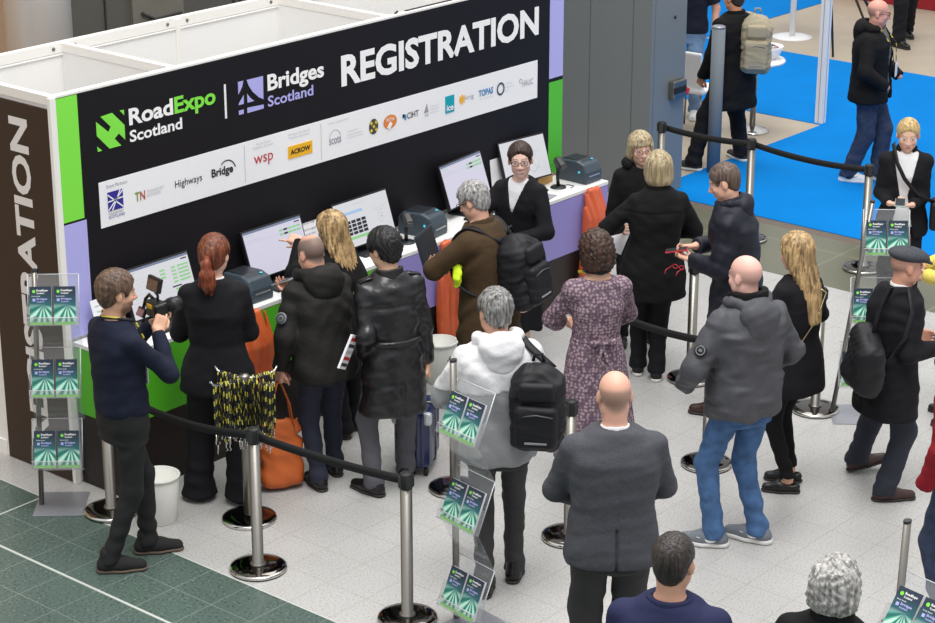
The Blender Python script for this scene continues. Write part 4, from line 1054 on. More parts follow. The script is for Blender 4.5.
for sd in (-1, 1):
    MB().ribbon([f.S[sd]+np.array((-sd*0.11, -0.0, 0.055)), f.S[sd]+np.array((-sd*0.04, 0, 0.068)), f.S[sd]+np.array((sd*0.035, 0, 0.048))], (0, 1, 0), 0.045, 0.012).build('shoulder_tab', C_leather, f.root)
# -- brown tweed
p = (2.295, -1.45); f = Fig('grey haired person in a brown coat wearing a black rucksack at the lilac counter', p, -62, 1.73, False, 1.06, lean=(-0.02, 0.05), head=(0, -26, 0),
    feet=[(-0.12, 0.05, 5), (0.13, -0.04, -5)], hands=[dict(at=(-0.08, 0.38, 1.10), elbow=(-1, 0.2, -0.3), dir=(0.8, 0.4, 0.0), palm=(0, -0.4, 1), curl=(40, 50, 30)), dict(at=(0.16, 0.36, 1.08), elbow=(0.9, -0.5, -0.4), curl=(40, 50, 30))], skin=(222, 172, 150))
f.body(brow=(120, 116, 112)); f.hair('short', H_['gray'], t=0.015, amp=0.004); f.glasses()
f.top(C_brown, 'coat', 0.67, 0.038, 0.066, 0.054, flare=0.035, amp=0.007, vent=True); f.collar(C_brown, 0.082, -0.04, 0.03, 0.011); f.trousers(C_jeans, 1.0, 0.096, 0.074, 0.064); f.shoes(M_shoebr); brown = f
# -- staff
p = (3.40, -0.78); f = Fig('smiling person in glasses and black suit facing the camera by the lilac counter', p, 204, 1.66, True, 1.0, lean=(-0.05, 0.05), head=(20, 0, 4),
    feet=[(-0.09, 0, 6), (0.09, 0.02, -6)], hands=[dict(at=(-0.10, 0.28, 1.02), elbow=(-0.8, -0.5, -0.4), curl=(30, 35, 20)), dict(at=(0.04, 0.36, 1.14), elbow=(0.9, -0.3, -0.5), dir=(0.2, 0.8, 0.3), curl=(30, 40, 20))], skin=(240, 200, 184))
f.body(brow=(58, 40, 34), lips=(200, 70, 82), smile=1, h=0.0054); f.hair('bun', H_['dkbrown'], t=0.013); f.glasses()
f.top(C_shirt, 'blouse', 0.95, 0.012, 0.05, 0.04, amp=0.003, nosl=(-1, 1)); f.skirt(C_black, 1.05, 0.30, 0.03); f.shoes(M_shoe, L=0.19); staff = f
# -- white and grey jacket
p = at(497, 589); f = Fig('salt and pepper haired person in a white and grey hooded jacket carrying a black rucksack', p, -14, 1.77, False, 1.02, lean=(0, 0.02), head=(10, -14, 3),
    feet=feet(p, -14, (485, 593, 6), (514, 578, 10)), hands=[dict(at=(-0.16, 0.32, 1.02), elbow=(-0.9, -0.5, -0.3)), dict(at=(0.18, 0.30, 1.0), elbow=(0.8, -0.6, -0.3))], skin=(218, 168, 144))
f.body(); f.hair('short', H_['saltpep'], t=0.018, amp=0.0045, cut=0.018)
f.top(C_lgrey, 'jacket', 0.80, 0.034, 0.062, 0.050, amp=0.008)
tf = f.topf; g = Field(0.02); zc = 1.235*f.q
g.add(Fn(lambda P: smax(tf(P)-0.004, (zc-P[:, 2]-0.12*np.abs(P[:, 0])).astype(np.float32), 0.004), (0, 0, 1.36*f.q), 0.36)); blob('yoke', g, C_white, f.root, 0.0105)
f.hood(C_white, size=1.02); f.trousers(C_greytr, 1.0, 0.086, 0.060, 0.052); f.shoes(M_shoe, kind='shoe', boot=0.02); hoodie = f
# -- floral dress
p = (2.05, -2.50); f = Fig('person with short curly brown hair in a mauve floral dress', p, -14, 1.66, True, 1.06, head=(4, -12, 0),
    feet=[(-0.08, 0, 6), (0.09, 0.02, -6)], hands=[dict(at=(-0.10, 0.30, 1.0), elbow=(-1, -0.45, -0.2)), dict(at=(0.10, 0.30, 1.0), elbow=(1, -0.45, -0.2))], skin=(222, 176, 150))
f.body(); f.hair('curly', H_['curly'], t=0.026)
f.top(C_dress, 'dress_bodice', 1.00, 0.014, 0.056, 0.048, amp=0.004, sleeve=0.80, puff=0.8, waist=0.004, neck=1.455); f.skirt(C_dress, 1.06, 0.26, 0.075, 0.010, 'dress_skirt', 0.016); f.shoes(M_shoe, L=0.19); dress = f
g = Field(0.008); zb = 1.055*f.q; c = f.ctr(zb); g.add(Loft([(zb-0.018, .155, .120, c[0], c[1]), (zb+0.018, .155, .120, c[0], c[1])], 2.1))
for a in (-1, 1): g.add(Rc((c[0], c[1]-0.125, zb), (c[0]+a*0.07, c[1]-0.14, zb+0.012), 0.012, 0.022), 0.01); g.add(Rc((c[0], c[1]-0.125, zb), (c[0]+a*0.03, c[1]-0.15, zb-0.11), 0.010, 0.014), 0.01)
blob('waist_tie', g, C_dress, f.root, 0.0085)
# -- ash blonde facing
p = tuple(G(641, 131, 1.60)[:2]); f = Fig('person with long ash blonde hair and glasses facing the queue in black', p, 172, 1.60, True, 1.0, head=(2, -2, 4),
    hands=[dict(hide=True), dict(hide=True)], skin=(236, 192, 172))
f.body(lips=(196, 100, 100), h=0.0054); f.hair('long', H_['ash'], t=0.013, L=0.30, fringe=True, cut=0.006); f.glasses(mat('thin_spectacle_frame', (120, 96, 84), 0.4))
f.top(C_black2, 'fleece', 0.78, 0.03, 0.060, 0.048); f.collar(C_black2, 0.075, -0.03, 0.04, 0.010); f.hood(C_black2, size=0.9); f.trousers(C_black, 1.0); f.shoes(M_shoe, L=0.19); ashb = f
# -- blonde bob
p = at(649, 378); f = Fig('person with a blonde bob in a long black fleece seen from behind', p, -6, 1.64, True, 1.12, lean=(0.03, 0.02), head=(6, -8, 0),
    feet=feet(p, -6, (638, 373, 8), (656, 379, 5)), hands=[dict(at=(-0.20, 0.24, 1.05), elbow=(-0.9, -0.6, -0.3), curl=(30, 40, 30)), dict(at=(0.12, 0.22, 1.02), elbow=(1, -0.5, -0.3))], skin=(232, 188, 164))
f.body(); f.hair('bob', H_['ash'], t=0.020)
f.top(C_black2, 'fleece', 0.66, 0.034, 0.062, 0.050, flare=0.03, amp=0.006, yoke=1.33); f.collar(C_black2, 0.080, -0.04, 0.028, 0.010); f.trousers(C_black, 1.0, 0.092, 0.066, 0.056); f.shoes(M_suede, M_wsole, 'trainer', 0.19); bob = f
# -- phone man
p = at(731, 413); f = Fig('person in a navy hooded coat looking down at a phone', p, -78, 1.76, False, 1.02, lean=(0, 0.06), head=(0, -22, 0),
    feet=feet(p, -78, (717, 415, -75), (735, 407, -70)), hands=[dict(at=(-0.08, 0.30, 1.10), elbow=(-0.6, -0.5, -0.8), dir=(0.35, 0.8, 0.15), palm=(0.1, -0.2, 1), curl=(35, 45, 30)), dict(at=(0.10, 0.29, 1.14), elbow=(0.8, -0.4, -0.6), dir=(-0.45, 0.75, 0.05), palm=(-0.2, 0, -1), curl=(25, 30, 20))], skin=(228, 178, 154))
f.body(brow=(86, 66, 54)); f.hair('short', hair_mat('short_brown_hair', (62, 50, 44), (124, 104, 92), 80), t=0.009)
f.top(C_navydk, 'coat', 0.66, 0.042, 0.066, 0.052, flare=0.03, amp=0.008); f.hood(C_navydk, size=0.86, dy=-0.085); f.collar(C_navydk, 0.090, -0.05, 0.055, 0.012); f.trousers(C_black, 1.0); f.shoes(M_shoebr); phone = f
# -- puffer
p = at(737, 541); f = Fig('bald person in a grey padded jacket and blue jeans with grey trainers', p, -28, 1.77, False, 1.02, head=(14, -8, 0),
    feet=feet(p, -28, (713, 545, -78), (757, 541, -62)), hands=[dict(at=(-0.27, 0.20, 0.98), elbow=(-0.8, -0.8, 0), hide=True), dict(at=(0.25, 0.20, 0.98), elbow=(0.8, -0.8, 0), hide=True)], skin=(232, 184, 170))
f.body(scalp=((190, 150, 138), 0.4), crown=0.06)
f.top(C_puffer, 'padded_jacket', 0.82, 0.052, 0.074, 0.058, amp=0.010, flare=-0.006); f.hood(C_puffer, size=1.05, dy=-0.115, dz=-0.03); f.collar(C_black2, 0.104, -0.05, 0.085, 0.020, 'fleece_collar')
f.trousers(C_jeans, 1.0, 0.092, 0.066, 0.056, amp=0.006); f.back_pockets(C_jeans); f.shoes(M_trainer, M_wsole, 'trainer', 0.205, 0.0, 1.1); puffer = f
for fg, m1_, m2_ in ((puffer, mat('badge_black', (24, 24, 26), 0.6), mat('badge_grey', (120, 122, 126), 0.6)), (parka, mat('badge_grey', (120, 122, 126), 0.6), mat('badge_slate', (60, 62, 68), 0.6))):
    c = fg.S[-1]+(fg.E[-1]-fg.S[-1])*0.62; d = unit(fg.E[-1]-fg.S[-1]); nrm = unit(np.array((-0.85, -0.5, 0.1))-d*(np.array((-0.85, -0.5, 0.1)) @ d)); Rm = np.stack([np.cross(d, nrm), d, nrm], 1)
    o = MB().lathe([(0, -0.01), (0.036, -0.01), (0.036, 0.004), (0, 0.004)], c+nrm*0.080, 24, axis=Rm).build('sleeve_badge', m1_, fg.root)
    MB().lathe([(0.022, 0.003), (0.022, 0.006), (0.029, 0.006), (0.029, 0.003)], c+nrm*0.080, 24, axis=Rm).box(c+nrm*0.085, (0.02, 0.014, 0.004), R=Rm).build('emblem', m2_, o)
# -- long blonde from behind
p = at(787, 487); f = Fig('person with long blonde hair in a black jacket and leggings wearing black loafers', p, -42, 1.66, True, 1.0, head=(6, -6, 0),
    feet=feet(p, -42, (788, 492, -82), (790, 481, -78)), hands=[dict(at=(-0.10, 0.24, 1.0), elbow=(-0.9, -0.6, -0.3), hide=True), dict(at=(0.14, 0.22, 0.98), elbow=(0.9, -0.6, -0.2), hide=True)], skin=(226, 176, 148))
f.body(); f.hair('long', H_['blond'], t=0.016, L=0.42, amp=0.0035)
f.top(C_black, 'jacket', 0.69, 0.028, 0.056, 0.046, flare=0.03, amp=0.005); f.trousers(C_black2, 1.0, 0.086, 0.058, 0.043, 0.11, amp=0.002); f.shoes(M_shoe, kind='loafer', L=0.19, low=True); longb = f
MB().tube([f.S[1]+np.array((-0.10, -0.03, 0.06)), (0.10, -0.135, 1.30), (0.0, -0.152, 1.15), (-0.13, -0.125, 1.0)], 0.004, 5).build('shoulder_chain', mat('pale_gold', (196, 176, 130), 0.3, metal=0.8), f.root)
# -- grey suit
p = (-0.005, -4.15); f = Fig('bald person in a grey tweed suit jacket standing in front of the crowd', p, -4, 1.80, False, 1.10, head=(0, -8, 0),
    hands=[dict(at=(-0.12, 0.28, 1.02), elbow=(-1.1, -0.5, -0.25)), dict(at=(0.12, 0.28, 1.02), elbow=(1.1, -0.5, -0.25))], skin=(226, 174, 152))
f.body(scalp=((128, 112, 102), 0.55), crown=0.055)
f.top(C_greysuit, 'suit_jacket', 0.80, 0.030, 0.060, 0.046, flare=0.014, waist=0.006, amp=0.0035, vent=True, seam=True); f.collar(C_shirt, 0.066, -0.02, 0.026, 0.006, 'shirt_collar'); f.collar(C_greysuit, 0.078, -0.05, 0.006, 0.010)
f.trousers(C_greytr, 1.0, 0.096, 0.078, 0.068); f.shoes(M_shoe); suit = f
# -- navy coat at the bottom edge
p = (-1.26, -5.36); f = Fig('person with cropped dark hair in a navy coat at the bottom edge', p, 14, 1.78, False, 1.04, head=(-10, -6, 0), skin=(216, 166, 140))
f.body(); f.hair('short', H_['crop'], t=0.009, amp=0.0018)
f.top(C_hiblue, 'coat', 0.66, 0.034, 0.064, 0.052, amp=0.004); f.collar(C_hiblue, 0.088, -0.06, 0.022, 0.012); f.trousers(C_black, 1.0); f.shoes(M_shoe); navyc = f
# -- silver curls at the bottom edge
p = (-0.86, -5.885); f = Fig('person with silver curly hair at the bottom right edge', p, 26, 1.70, False, 1.0, head=(0, -6, 0), skin=(220, 172, 150))
f.body(); f.hair('curly', H_['silver'], t=0.012); f.top(C_black2, 'jacket', 0.70, 0.03, 0.06, 0.05); f.collar(C_black2, 0.085, -0.04, 0.05, 0.012); f.trousers(C_black, 1.0); f.shoes(M_shoe); silver = f
# -- flat cap
p = at(879, 494); f = Fig('person in a grey flat cap and black coat walking to the right', p, 70, 1.61, False, 1.04, lean=(0, 0.04), head=(-6, -10, 0),
    feet=feet(p, 70, (856, 471, 80, 0.02, -12), (884, 500, 84)), hands=[dict(at=(-0.12, 0.26, 0.98), elbow=(-0.3, -1, -0.2), curl=(40, 50, 30)), dict(at=(0.16, 0.22, 1.00), elbow=(0.3, -1, -0.1), dir=(-0.2, 1, -0.1), curl=(35, 45, 30))], skin=(214, 158, 134))
f.body(scalp=((150, 132, 122), 0.4), crown=0.05)
f.top(C_black, 'overcoat', 0.60, 0.036, 0.064, 0.052, flare=0.035, amp=0.006, vent=True); f.collar(C_shirt, 0.064, -0.02, 0.03, 0.006, 'shirt_collar'); f.collar(C_black, 0.080, -0.05, 0.012, 0.011)
f.trousers(mat('ink_blue_trouser', (38, 42, 54), 0.85, bump=0.3, bscale=14, var=0.1, vscale=150), 1.0, 0.098, 0.080, 0.070); f.shoes(M_shoebr, kind='shoe', L=0.215); capman = f
g = Field(0.02); Hh = lambda q_: f.Hc+f.hR @ (np.array(q_)*f.hs)
g.add(El(Hh((0, -0.012, 0.078)), (0.096, 0.122, 0.046), f.hR)); g.add(El(Hh((0, 0.05, 0.080)), (0.085, 0.085, 0.034), f.hR @ rotm(-0.2)), 0.02); g.add(El(Hh((0, 0.115, 0.052)), (0.066, 0.050, 0.012), f.hR @ rotm(-0.28)), 0.01)
o = blob('flat_cap', g, C_greycap, f.root, 0.007); MB().lathe([(0, 0), (0.010, 0), (0.007, 0.007), (0, 0.008)], Hh((0, -0.012, 0.1235)), 12, axis=f.hR).build('cap_button', C_greycap, o)
# -- blonde in blazer
p = (5.98, -2.40); f = Fig('person with tied blonde hair in a black blazer and white top facing the camera', p, 192, 1.57, True, 0.98, head=(4, -10, 0),
    feet=[(-0.09, 0, 8), (0.09, 0.0, -8)], hands=[dict(at=(-0.07, 0.22, 0.97), elbow=(-0.35, -1, -0.2), dir=(0.8, 0.5, 0), palm=(0, -0.4, 1), curl=(40, 45, 30)), dict(at=(0.10, 0.21, 0.97), elbow=(0.35, -1, -0.2), dir=(-0.8, 0.5, 0), palm=(0, -0.4, 1), curl=(40, 45, 30))], skin=(232, 188, 166))
f.body(lips=(200, 100, 98), brow=(150, 118, 84), h=0.0054); f.hair('pony', H_['gold'], t=0.011); f.ponytail(H_['gold'], 0.20)
f.top(C_shirt, 'blouse', 0.85, 0.014, 0.05, 0.04, amp=0.003, nosl=(-1, 1)); f.trousers(C_black, 1.0, 0.09, 0.07, 0.06); f.shoes(M_shoe, L=0.20); blazer = f
def open_jacket(f, m, hem=0.78, gap=0.035, off=0.028, name='blazer', puff=0.0, gapz=0.20, sl=0.056, cuff=0.044, flare=0.02):
    """a jacket open down the front: the closed jacket with a tapering gap taken out in front"""
    keep = f.jk if hasattr(f, 'jk') else None
    f.top(m, 'tmp', hem, off, sl, cuff, flare=flare, amp=0.004, puff=puff); t_ = f.topf; o = f.jk; me = o.data; bpy.data.objects.remove(o); bpy.data.meshes.remove(me); f.jk = keep
    zc = 1.12*f.q
    g = Field(0.01)
    def fn(P):
        c = np.array([f.ctr(z) for z in np.linspace(0.4, 1.7, 27)]); cx = np.interp(P[:, 2], np.linspace(0.4, 1.7, 27), c[:, 0]); cy = np.interp(P[:, 2], np.linspace(0.4, 1.7, 27), c[:, 1])
        x = P[:, 0]-cx; gp = gap+np.abs(P[:, 2]-zc)*gapz
        front = np.minimum(P[:, 1]-cy-0.02, gp-np.abs(x))      # positive inside the opening
        return smax(t_(P), front.astype(np.float32), 0.006)
    lo, hi = t_.bounds(); g.add(Fn(fn, (lo+hi)/2, float(np.linalg.norm(hi-lo))/2)); return blob(name, g, m, f.root, 0.0105)
open_jacket(blazer, C_black, 0.76, 0.028, puff=0.4); blazer.collar(C_black, 0.078, -0.06, 0.035, 0.010)
open_jacket(staff, C_black, 0.80, -0.025, gapz=0.28); staff.collar(C_black, 0.076, -0.06, 0.012, 0.010)
# -- man on the blue carpet
p = at(864, 180); f = Fig('bald person in a black jacket, jeans and white trainers standing on the blue carpet', p, 112, 1.69, False, 1.16, head=(14, -8, 0),
    feet=feet(p, 88, (874, 178, 92), (852, 183, 84)), hands=[dict(at=(-0.22, 0.22, 0.95), hide=True, elbow=(-0.8, -1, 0)), dict(at=(0.24, 0.20, 0.95), elbow=(0.8, -1, 0), hide=True)], skin=(224, 164, 146))
f.body(scalp=((150, 124, 112), 0.6), crown=0.055); f.glasses(mat('red_brown_frame', (96, 40, 36), 0.4))
f.top(C_tan, 'fleece', 0.85, 0.024, 0.05, 0.04, nosl=(-1, 1)); open_jacket(f, C_black2, 0.80, 0.06, 0.044, 'jacket', gapz=0.06, sl=0.066, cuff=0.054); f.hood(C_black2, size=1.08); f.trousers(C_jeansdk, 1.0, 0.098, 0.078, 0.068); f.shoes(M_wshoe, M_wsole, 'trainer', 0.21, 0, 1.1); carpetman = f
# -- coat with pale rucksack
p = at(729, 165); f = Fig('person in a long black coat with a beige rucksack behind the steel post', p, -32, 1.72, False, 1.0, head=(10, -6, 0),
    feet=feet(p, -32, (692, 170, -62), (741, 160, -30)), hands=[dict(at=(-0.25, 0.14, 0.86), elbow=(-0.4, -1, 0), curl=(40, 50, 30)), dict(hide=True)], skin=(212, 150, 116))
f.body(); f.hair('short', H_['crop'], t=0.012); f.top(C_black2, 'coat', 0.58, 0.042, 0.066, 0.054, flare=0.035, amp=0.006); f.collar(C_black2, 0.084, -0.04, 0.04, 0.012); f.trousers(C_black, 1.0, 0.096, 0.08, 0.075); f.shoes(M_olshoe, M_wsole, 'trainer', 0.21, 0, 1.1); coatman = f
# -- navy tee
p = at(684, 116); f = Fig('person in a navy t-shirt and pale jeans behind the square pillar', p, 200, 1.80, False, 1.08,
    hands=[dict(at=(-0.30, 0.10, 0.90), elbow=(-0.7, -1, 0), curl=(15, 20, 15)), dict(hide=True)], skin=(216, 160, 132))
f.body(); f.hair('short', H_['crop'], t=0.012); f.top(C_tee, 't_shirt', 0.86, 0.02, 0.062, 0.05, sleeve=0.42, amp=0.004); f.trousers(mat('pale_blue_denim', (118, 148, 182), 0.85, var=0.15, vscale=20, bump=0.3, bscale=14), 1.0); f.shoes(M_wshoe, M_wsole, 'trainer'); tee = f
MB().lathe([(0.030, -0.012), (0.036, -0.012), (0.036, 0.012), (0.030, 0.012)], f.Wr[-1]-f.hd[-1][0]*0.02, 20, axis=frame(f.hd[-1][0])).lathe([(0, 0.030), (0.018, 0.030), (0.018, 0.042), (0, 0.042)], f.Wr[-1]-f.hd[-1][0]*0.02, 16, axis=frame((-1, 0.2, 0))).build('wristwatch', M_frame, f.root)
# -- dark trousers at the far top
p = at(900, 43); f = Fig('person in black trousers at the far top right', p, 160, 1.78, False, 1.05, feet=feet(p, 160, (906, 36, 170), (898, 47, 150)), hands=[dict(hide=True), dict(hide=True)])
f.body(h=0.012); f.hair('short', H_['crop']); f.top(C_black, 'jacket', 0.8, 0.03); f.trousers(C_black, 1.0, 0.096, 0.08, 0.075); f.shoes(M_shoe); farlegs = f
# -- yellow cardigan
p = at(955, 420); f = Fig('person in a yellow knitted cardigan at the right edge', p, -78, 1.64, True, 1.05, head=(0, -12, 0),
    hands=[dict(at=(-0.10, 0.26, 1.04), elbow=(-0.9, -0.5, -0.4), dir=(0.3, 0.9, 0.1), curl=(40, 45, 30)), dict(at=(0.10, 0.28, 1.04), elbow=(0.9, -0.5, -0.4))], skin=(230, 184, 160))
f.body(); f.hair('long', H_['brown'], L=0.25); f.top(C_yellow, 'cardigan', 0.78, 0.03, 0.058, 0.046); f.trousers(C_black, 1.0); f.shoes(M_shoe, L=0.19); yellow = f
# -- burgundy fleece
p = at(953, 620); f = Fig('person in a burgundy fleece and dark jeans at the right edge', p, -40, 1.72, False, 1.1, hands=[dict(at=(-0.27, 0.06, 0.86), elbow=(-0.6, -1, 0), hide=True), dict(hide=True)], skin=(222, 172, 148))
f.body(); f.hair('short', H_['brown']); f.top(C_red, 'fleece', 0.84, 0.036, 0.066, 0.052); f.trousers(C_jeansdk, 1.0); f.shoes(M_shoe); red = f
# ------------------------------------------------------------------ barrier posts and belts
M_chrome = mat('polished_steel', (205, 203, 198), 0.16, metal=1.0); M_satin = mat('satin_steel', (142, 139, 133), 0.34, metal=0.9)
M_rub = mat('black_rubber', (24, 24, 25), 0.6); M_dome = mat('dark_polished_dome', (92, 88, 84), 0.08, metal=1.0)
def make_post():
    r = empty('barrier_post'); mb = MB()
    MB().lathe([(0, 0.034), (0.10, 0.033), (0.150, 0.026), (0.155, 0.022)], n=48).build('base_top', M_dome, r)
    o = MB().lathe([(0.155, 0.024), (0.165, 0.020), (0.166, 0.008), (0.160, 0.006)], n=48).build('base_rim', M_chrome, r)
    MB().lathe([(0.158, 0.008), (0.164, 0.007), (0.164, 0.0), (0, 0.0)], n=48).build('rubber_ring', M_rub, o)
    MB().lathe([(0.0, 0.03), (0.046, 0.033), (0.044, 0.042), (0.033, 0.047), (0.033, 0.80), (0, 0.80)], n=28).build('pole', M_satin, r)
    h = MB().lathe([(0, 0.79), (0.034, 0.79), (0.0365, 0.80), (0.0365, 0.872), (0.033, 0.878), (0, 0.88)], n=28)
    h = h.build('belt_head', M_rub, r)
    s = MB()
    for k in range(4):
        a = k*math.pi/2+0.3; s.box((0.0365*math.cos(a), 0.0365*math.sin(a), 0.832), (0.010, 0.030, 0.066), R=rotm(0, 0, a))
    s.build('slot', mat('dark_grey_plastic', (52, 52, 54), 0.5), h)
    return r
POST = make_post(); POSTS = {}
def top_at(px, py, z=0.86): g = G(px, py, z); return (g[0], g[1])
plist = [('front', (-0.10, -1.72), 'steel barrier post with green reflection in its base, in front of the hanging lanyards'),
         ('left', (-0.14, -0.49), 'steel barrier post beside the brochure stand, behind the videographer'),
         ('mid', (0.0, -2.78), 'steel barrier post at the bottom edge left of the large brochure rack'),
         ('suit', (1.38, -2.83), 'steel barrier post half hidden behind the grey suit jacket'),
         ('jeans', (2.79, -2.85), 'steel barrier post beside the blue jeans of the bald person'),
         ('bob', (3.94, -1.93), 'steel barrier post next to the navy coat of the phone user'),
         ('blond', (4.02, -2.90), 'steel barrier post behind the leggings of the long haired blonde'),
         ('aisle', top_at(752, 141), 'steel barrier post on the carpet edge in the middle of the far belt line'),
         ('pillar', top_at(662, 124), 'steel barrier post standing next to the square grey pillar'),
         ('rack', (6.84, -1.62), 'steel barrier post behind the right brochure stand on the olive floor'),
         ('case', tuple(G(455, 489)[:2]), 'steel barrier post between the navy suitcase and the large brochure rack')]
for i, (k, xy, lb) in enumerate(plist):
    o = POST if i == 0 else copy_tree(POST); o.location = (xy[0], xy[1], 0); o.rotation_euler = (0, 0, 0.4*i); POSTS[k] = xy
    tag(o, lb, 'barrier post', 'belt barrier posts')
M_belt = mat('black_webbing', (22, 22, 24), 0.75, bump=0.2, bscale=400)
def belt(a, b, label, sag=0.05, z=0.833, t0=0.04, t1=0.04):
    A, B = np.array((*a, z)), np.array((*b, z)); d = unit(B-A); A = A+d*t0; B = B-d*t1; n = 15
    pts = [A+(B-A)*i/(n-1)-np.array((0, 0, sag*4*(i/(n-1))*(1-i/(n-1)))) for i in range(n)]
    c = (A+B)/2; mb = MB().ribbon([p-c for p in pts], (0, 0, 1), 0.052, 0.003)
    o = mb.build('barrier_belt', M_belt, None, tuple(c))
    return tag(o, label, 'barrier belt', 'black barrier belts')
belt(POSTS['front'], POSTS['mid'], 'black belt running from the lanyard side post to the bottom edge post', 0.015)
belt(POSTS['left'], POSTS['front'], 'black belt running behind the videographer to the post by the lanyards', 0.07)
belt(POSTS['pillar'], POSTS['aisle'], 'black belt from the pillar side post to the carpet edge post', 0.02)
belt(POSTS['aisle'], POSTS['rack'], 'black belt crossing the blue carpet to the post behind the brochure stand', 0.03)
belt((2.86, -1.90), POSTS['jeans'], 'black belt reaching the post beside the bald person in jeans', 0.03, t0=0.0)
b = W(676, 88, 0.83)
o = empty('belt_wall_unit', (b[0]-0.02, 0.80, b[2])); tag(o, 'silver and black belt cassette fixed to the square pillar', 'belt cassette')
MB().box((0, 0, 0), (0.20, 0.07, 0.17)).build('housing', M_satin, o, bevel=0.012); MB().box((-0.01, -0.037, 0.0), (0.185, 0.01, 0.055)).build('belt_slot', M_rub, o)
MB().box((0.115, -0.01, -0.035), (0.05, 0.05, 0.06), R=rotm(0, 0.5, 0)).build('red_end', mat('signal_red', (215, 36, 40), 0.5), o, bevel=0.006)
# ------------------------------------------------------------------ lanyard stand
LS = (0.33, -1.205)
o = empty('lanyard_stand', (*LS, 0)); tag(o, 'steel post with four hooked arms holding the lanyards', 'stand')
MB().lathe([(0, 0.034), (0.10, 0.033), (0.150, 0.026), (0.155, 0.022)], n=48).build('base_top', M_dome, o)
MB().lathe([(0.155, 0.024), (0.165, 0.020), (0.166, 0.0), (0, 0)], n=48).build('base_rim', M_chrome, o)
MB().lathe([(0.0, 0.03), (0.033, 0.04), (0.033, 0.93), (0.028, 0.94), (0, 0.945)], n=24).build('pole', M_satin, o)
th0 = math.atan2(R2[1], R2[0]); arms = []
for k in range(4):
    a = th0+math.radians((35, 145, 215, 325)[k]); d = np.array((math.cos(a), math.sin(a), 0))
    pts = [d*r_+np.array((0, 0, z_)) for r_, z_ in ((0.02, 0.915), (0.08, 0.905), (0.16, 0.905), (0.205, 0.918), (0.225, 0.945))]
    MB().tube(pts, 0.007, 8).build('arm', M_chrome, o); arms.append((d, pts))
def lanyard_mat(name, half):
    m, nt, p = nodes(name); L = nt.links.new; tc = nt.nodes.new('ShaderNodeTexCoord'); sp = nt.nodes.new('ShaderNodeSeparateXYZ')
    L(tc.outputs['Object'], sp.inputs[0]); oi = nt.nodes.new('ShaderNodeObjectInfo'); ma = nt.nodes.new('ShaderNodeMath'); ma.operation = 'MULTIPLY_ADD'; ma.inputs[1].default_value = 13.0
    L(sp.outputs[2], ma.inputs[0]); L(oi.outputs['Random'], ma.inputs[2]); yb_ = nt.nodes.new('ShaderNodeMath'); yb_.operation = 'COMPARE'; yb_.inputs[1].default_value = 0.0; yb_.inputs[2].default_value = half; L(sp.outputs[1], yb_.inputs[0]); fr = nt.nodes.new('ShaderNodeMath'); fr.operation = 'FRACT'; L(ma.outputs[0], fr.inputs[0])
    gt = nt.nodes.new('ShaderNodeMath'); gt.operation = 'GREATER_THAN'; gt.inputs[1].default_value = 0.60; L(fr.outputs[0], gt.inputs[0])
    mx = nt.nodes.new('ShaderNodeMix'); mx.data_type = 'RGBA'; mx.inputs[6].default_value = lin((24, 25, 36)); mx.inputs[7].default_value = lin((196, 188, 66)); gm = nt.nodes.new('ShaderNodeMath'); gm.operation = 'MULTIPLY'; L(gt.outputs[0], gm.inputs[0]); L(yb_.outputs[0], gm.inputs[1]); L(gm.outputs[0], mx.inputs[0])
    L(mx.outputs[2], p.inputs['Base Color']); p.inputs['Roughness'].default_value = 0.6; return m
M_lan = lanyard_mat('lanyard_webbing', 0.0042); M_lanw = lanyard_mat('worn_lanyard_webbing', 9.0); M_navyweb = mat('navy_webbing', (34, 36, 56), 0.7)
def make_lanyard(L, w):
    r = empty('lanyard')
    MB().ribbon([(-w, 0, 0.002-L*0.78), (-w*0.7, 0, -L*0.4), (-0.012, 0, -0.015), (0, 0, 0.012), (0.012, 0, -0.015), (w*0.7, 0, -L*0.4), (w, 0.004, -L*0.80), (w*0.4, 0.004, -L), (0, 0.004, -L*0.98), (-w*0.7, 0.002, -L*0.9), (-w, 0, -L*0.76)],
        [(0.0, 1, 0)]*11, 0.013, 0.002).build('strap', M_lan, r)
    MB().tube([(w*0.2, 0.004, -L), (w*0.25, 0.004, -L-0.035), (w*0.25+0.012, 0.004, -L-0.045), (w*0.25, 0.004, -L-0.06)], 0.0045, 6).build('clip', M_chrome, r)
    return r
LAN = [make_lanyard(0.33, 0.014), make_lanyard(0.37, 0.020), make_lanyard(0.30, 0.011)]; n_l = 0
fr_ = -np.array((F2[0], F2[1], 0)); arms.append((fr_, None)); arms.append((unit(fr_+0.9*R2), None)); arms.append((unit(fr_-0.9*R2), None))
for d, pts in arms:
    for k in range(14 if pts else 3):
        src = LAN[n_l % 3]; o = src if n_l < 3 else copy_tree(src); n_l += 1
        t = 0.035+0.165*k/13 if pts else 0.045+0.006*k; p = d*t+np.array((LS[0], LS[1], 0.913+0.0*k)); o.location = p
        o.rotation_euler = (random.uniform(-.05, .05), random.uniform(-.09, .09), math.atan2(d[1], d[0])+math.pi/2+random.uniform(-.9, .9))
        tag(o, 'black and yellow lanyard hanging from the hooked steel stand', 'lanyard', 'lanyards on the hooked stand')

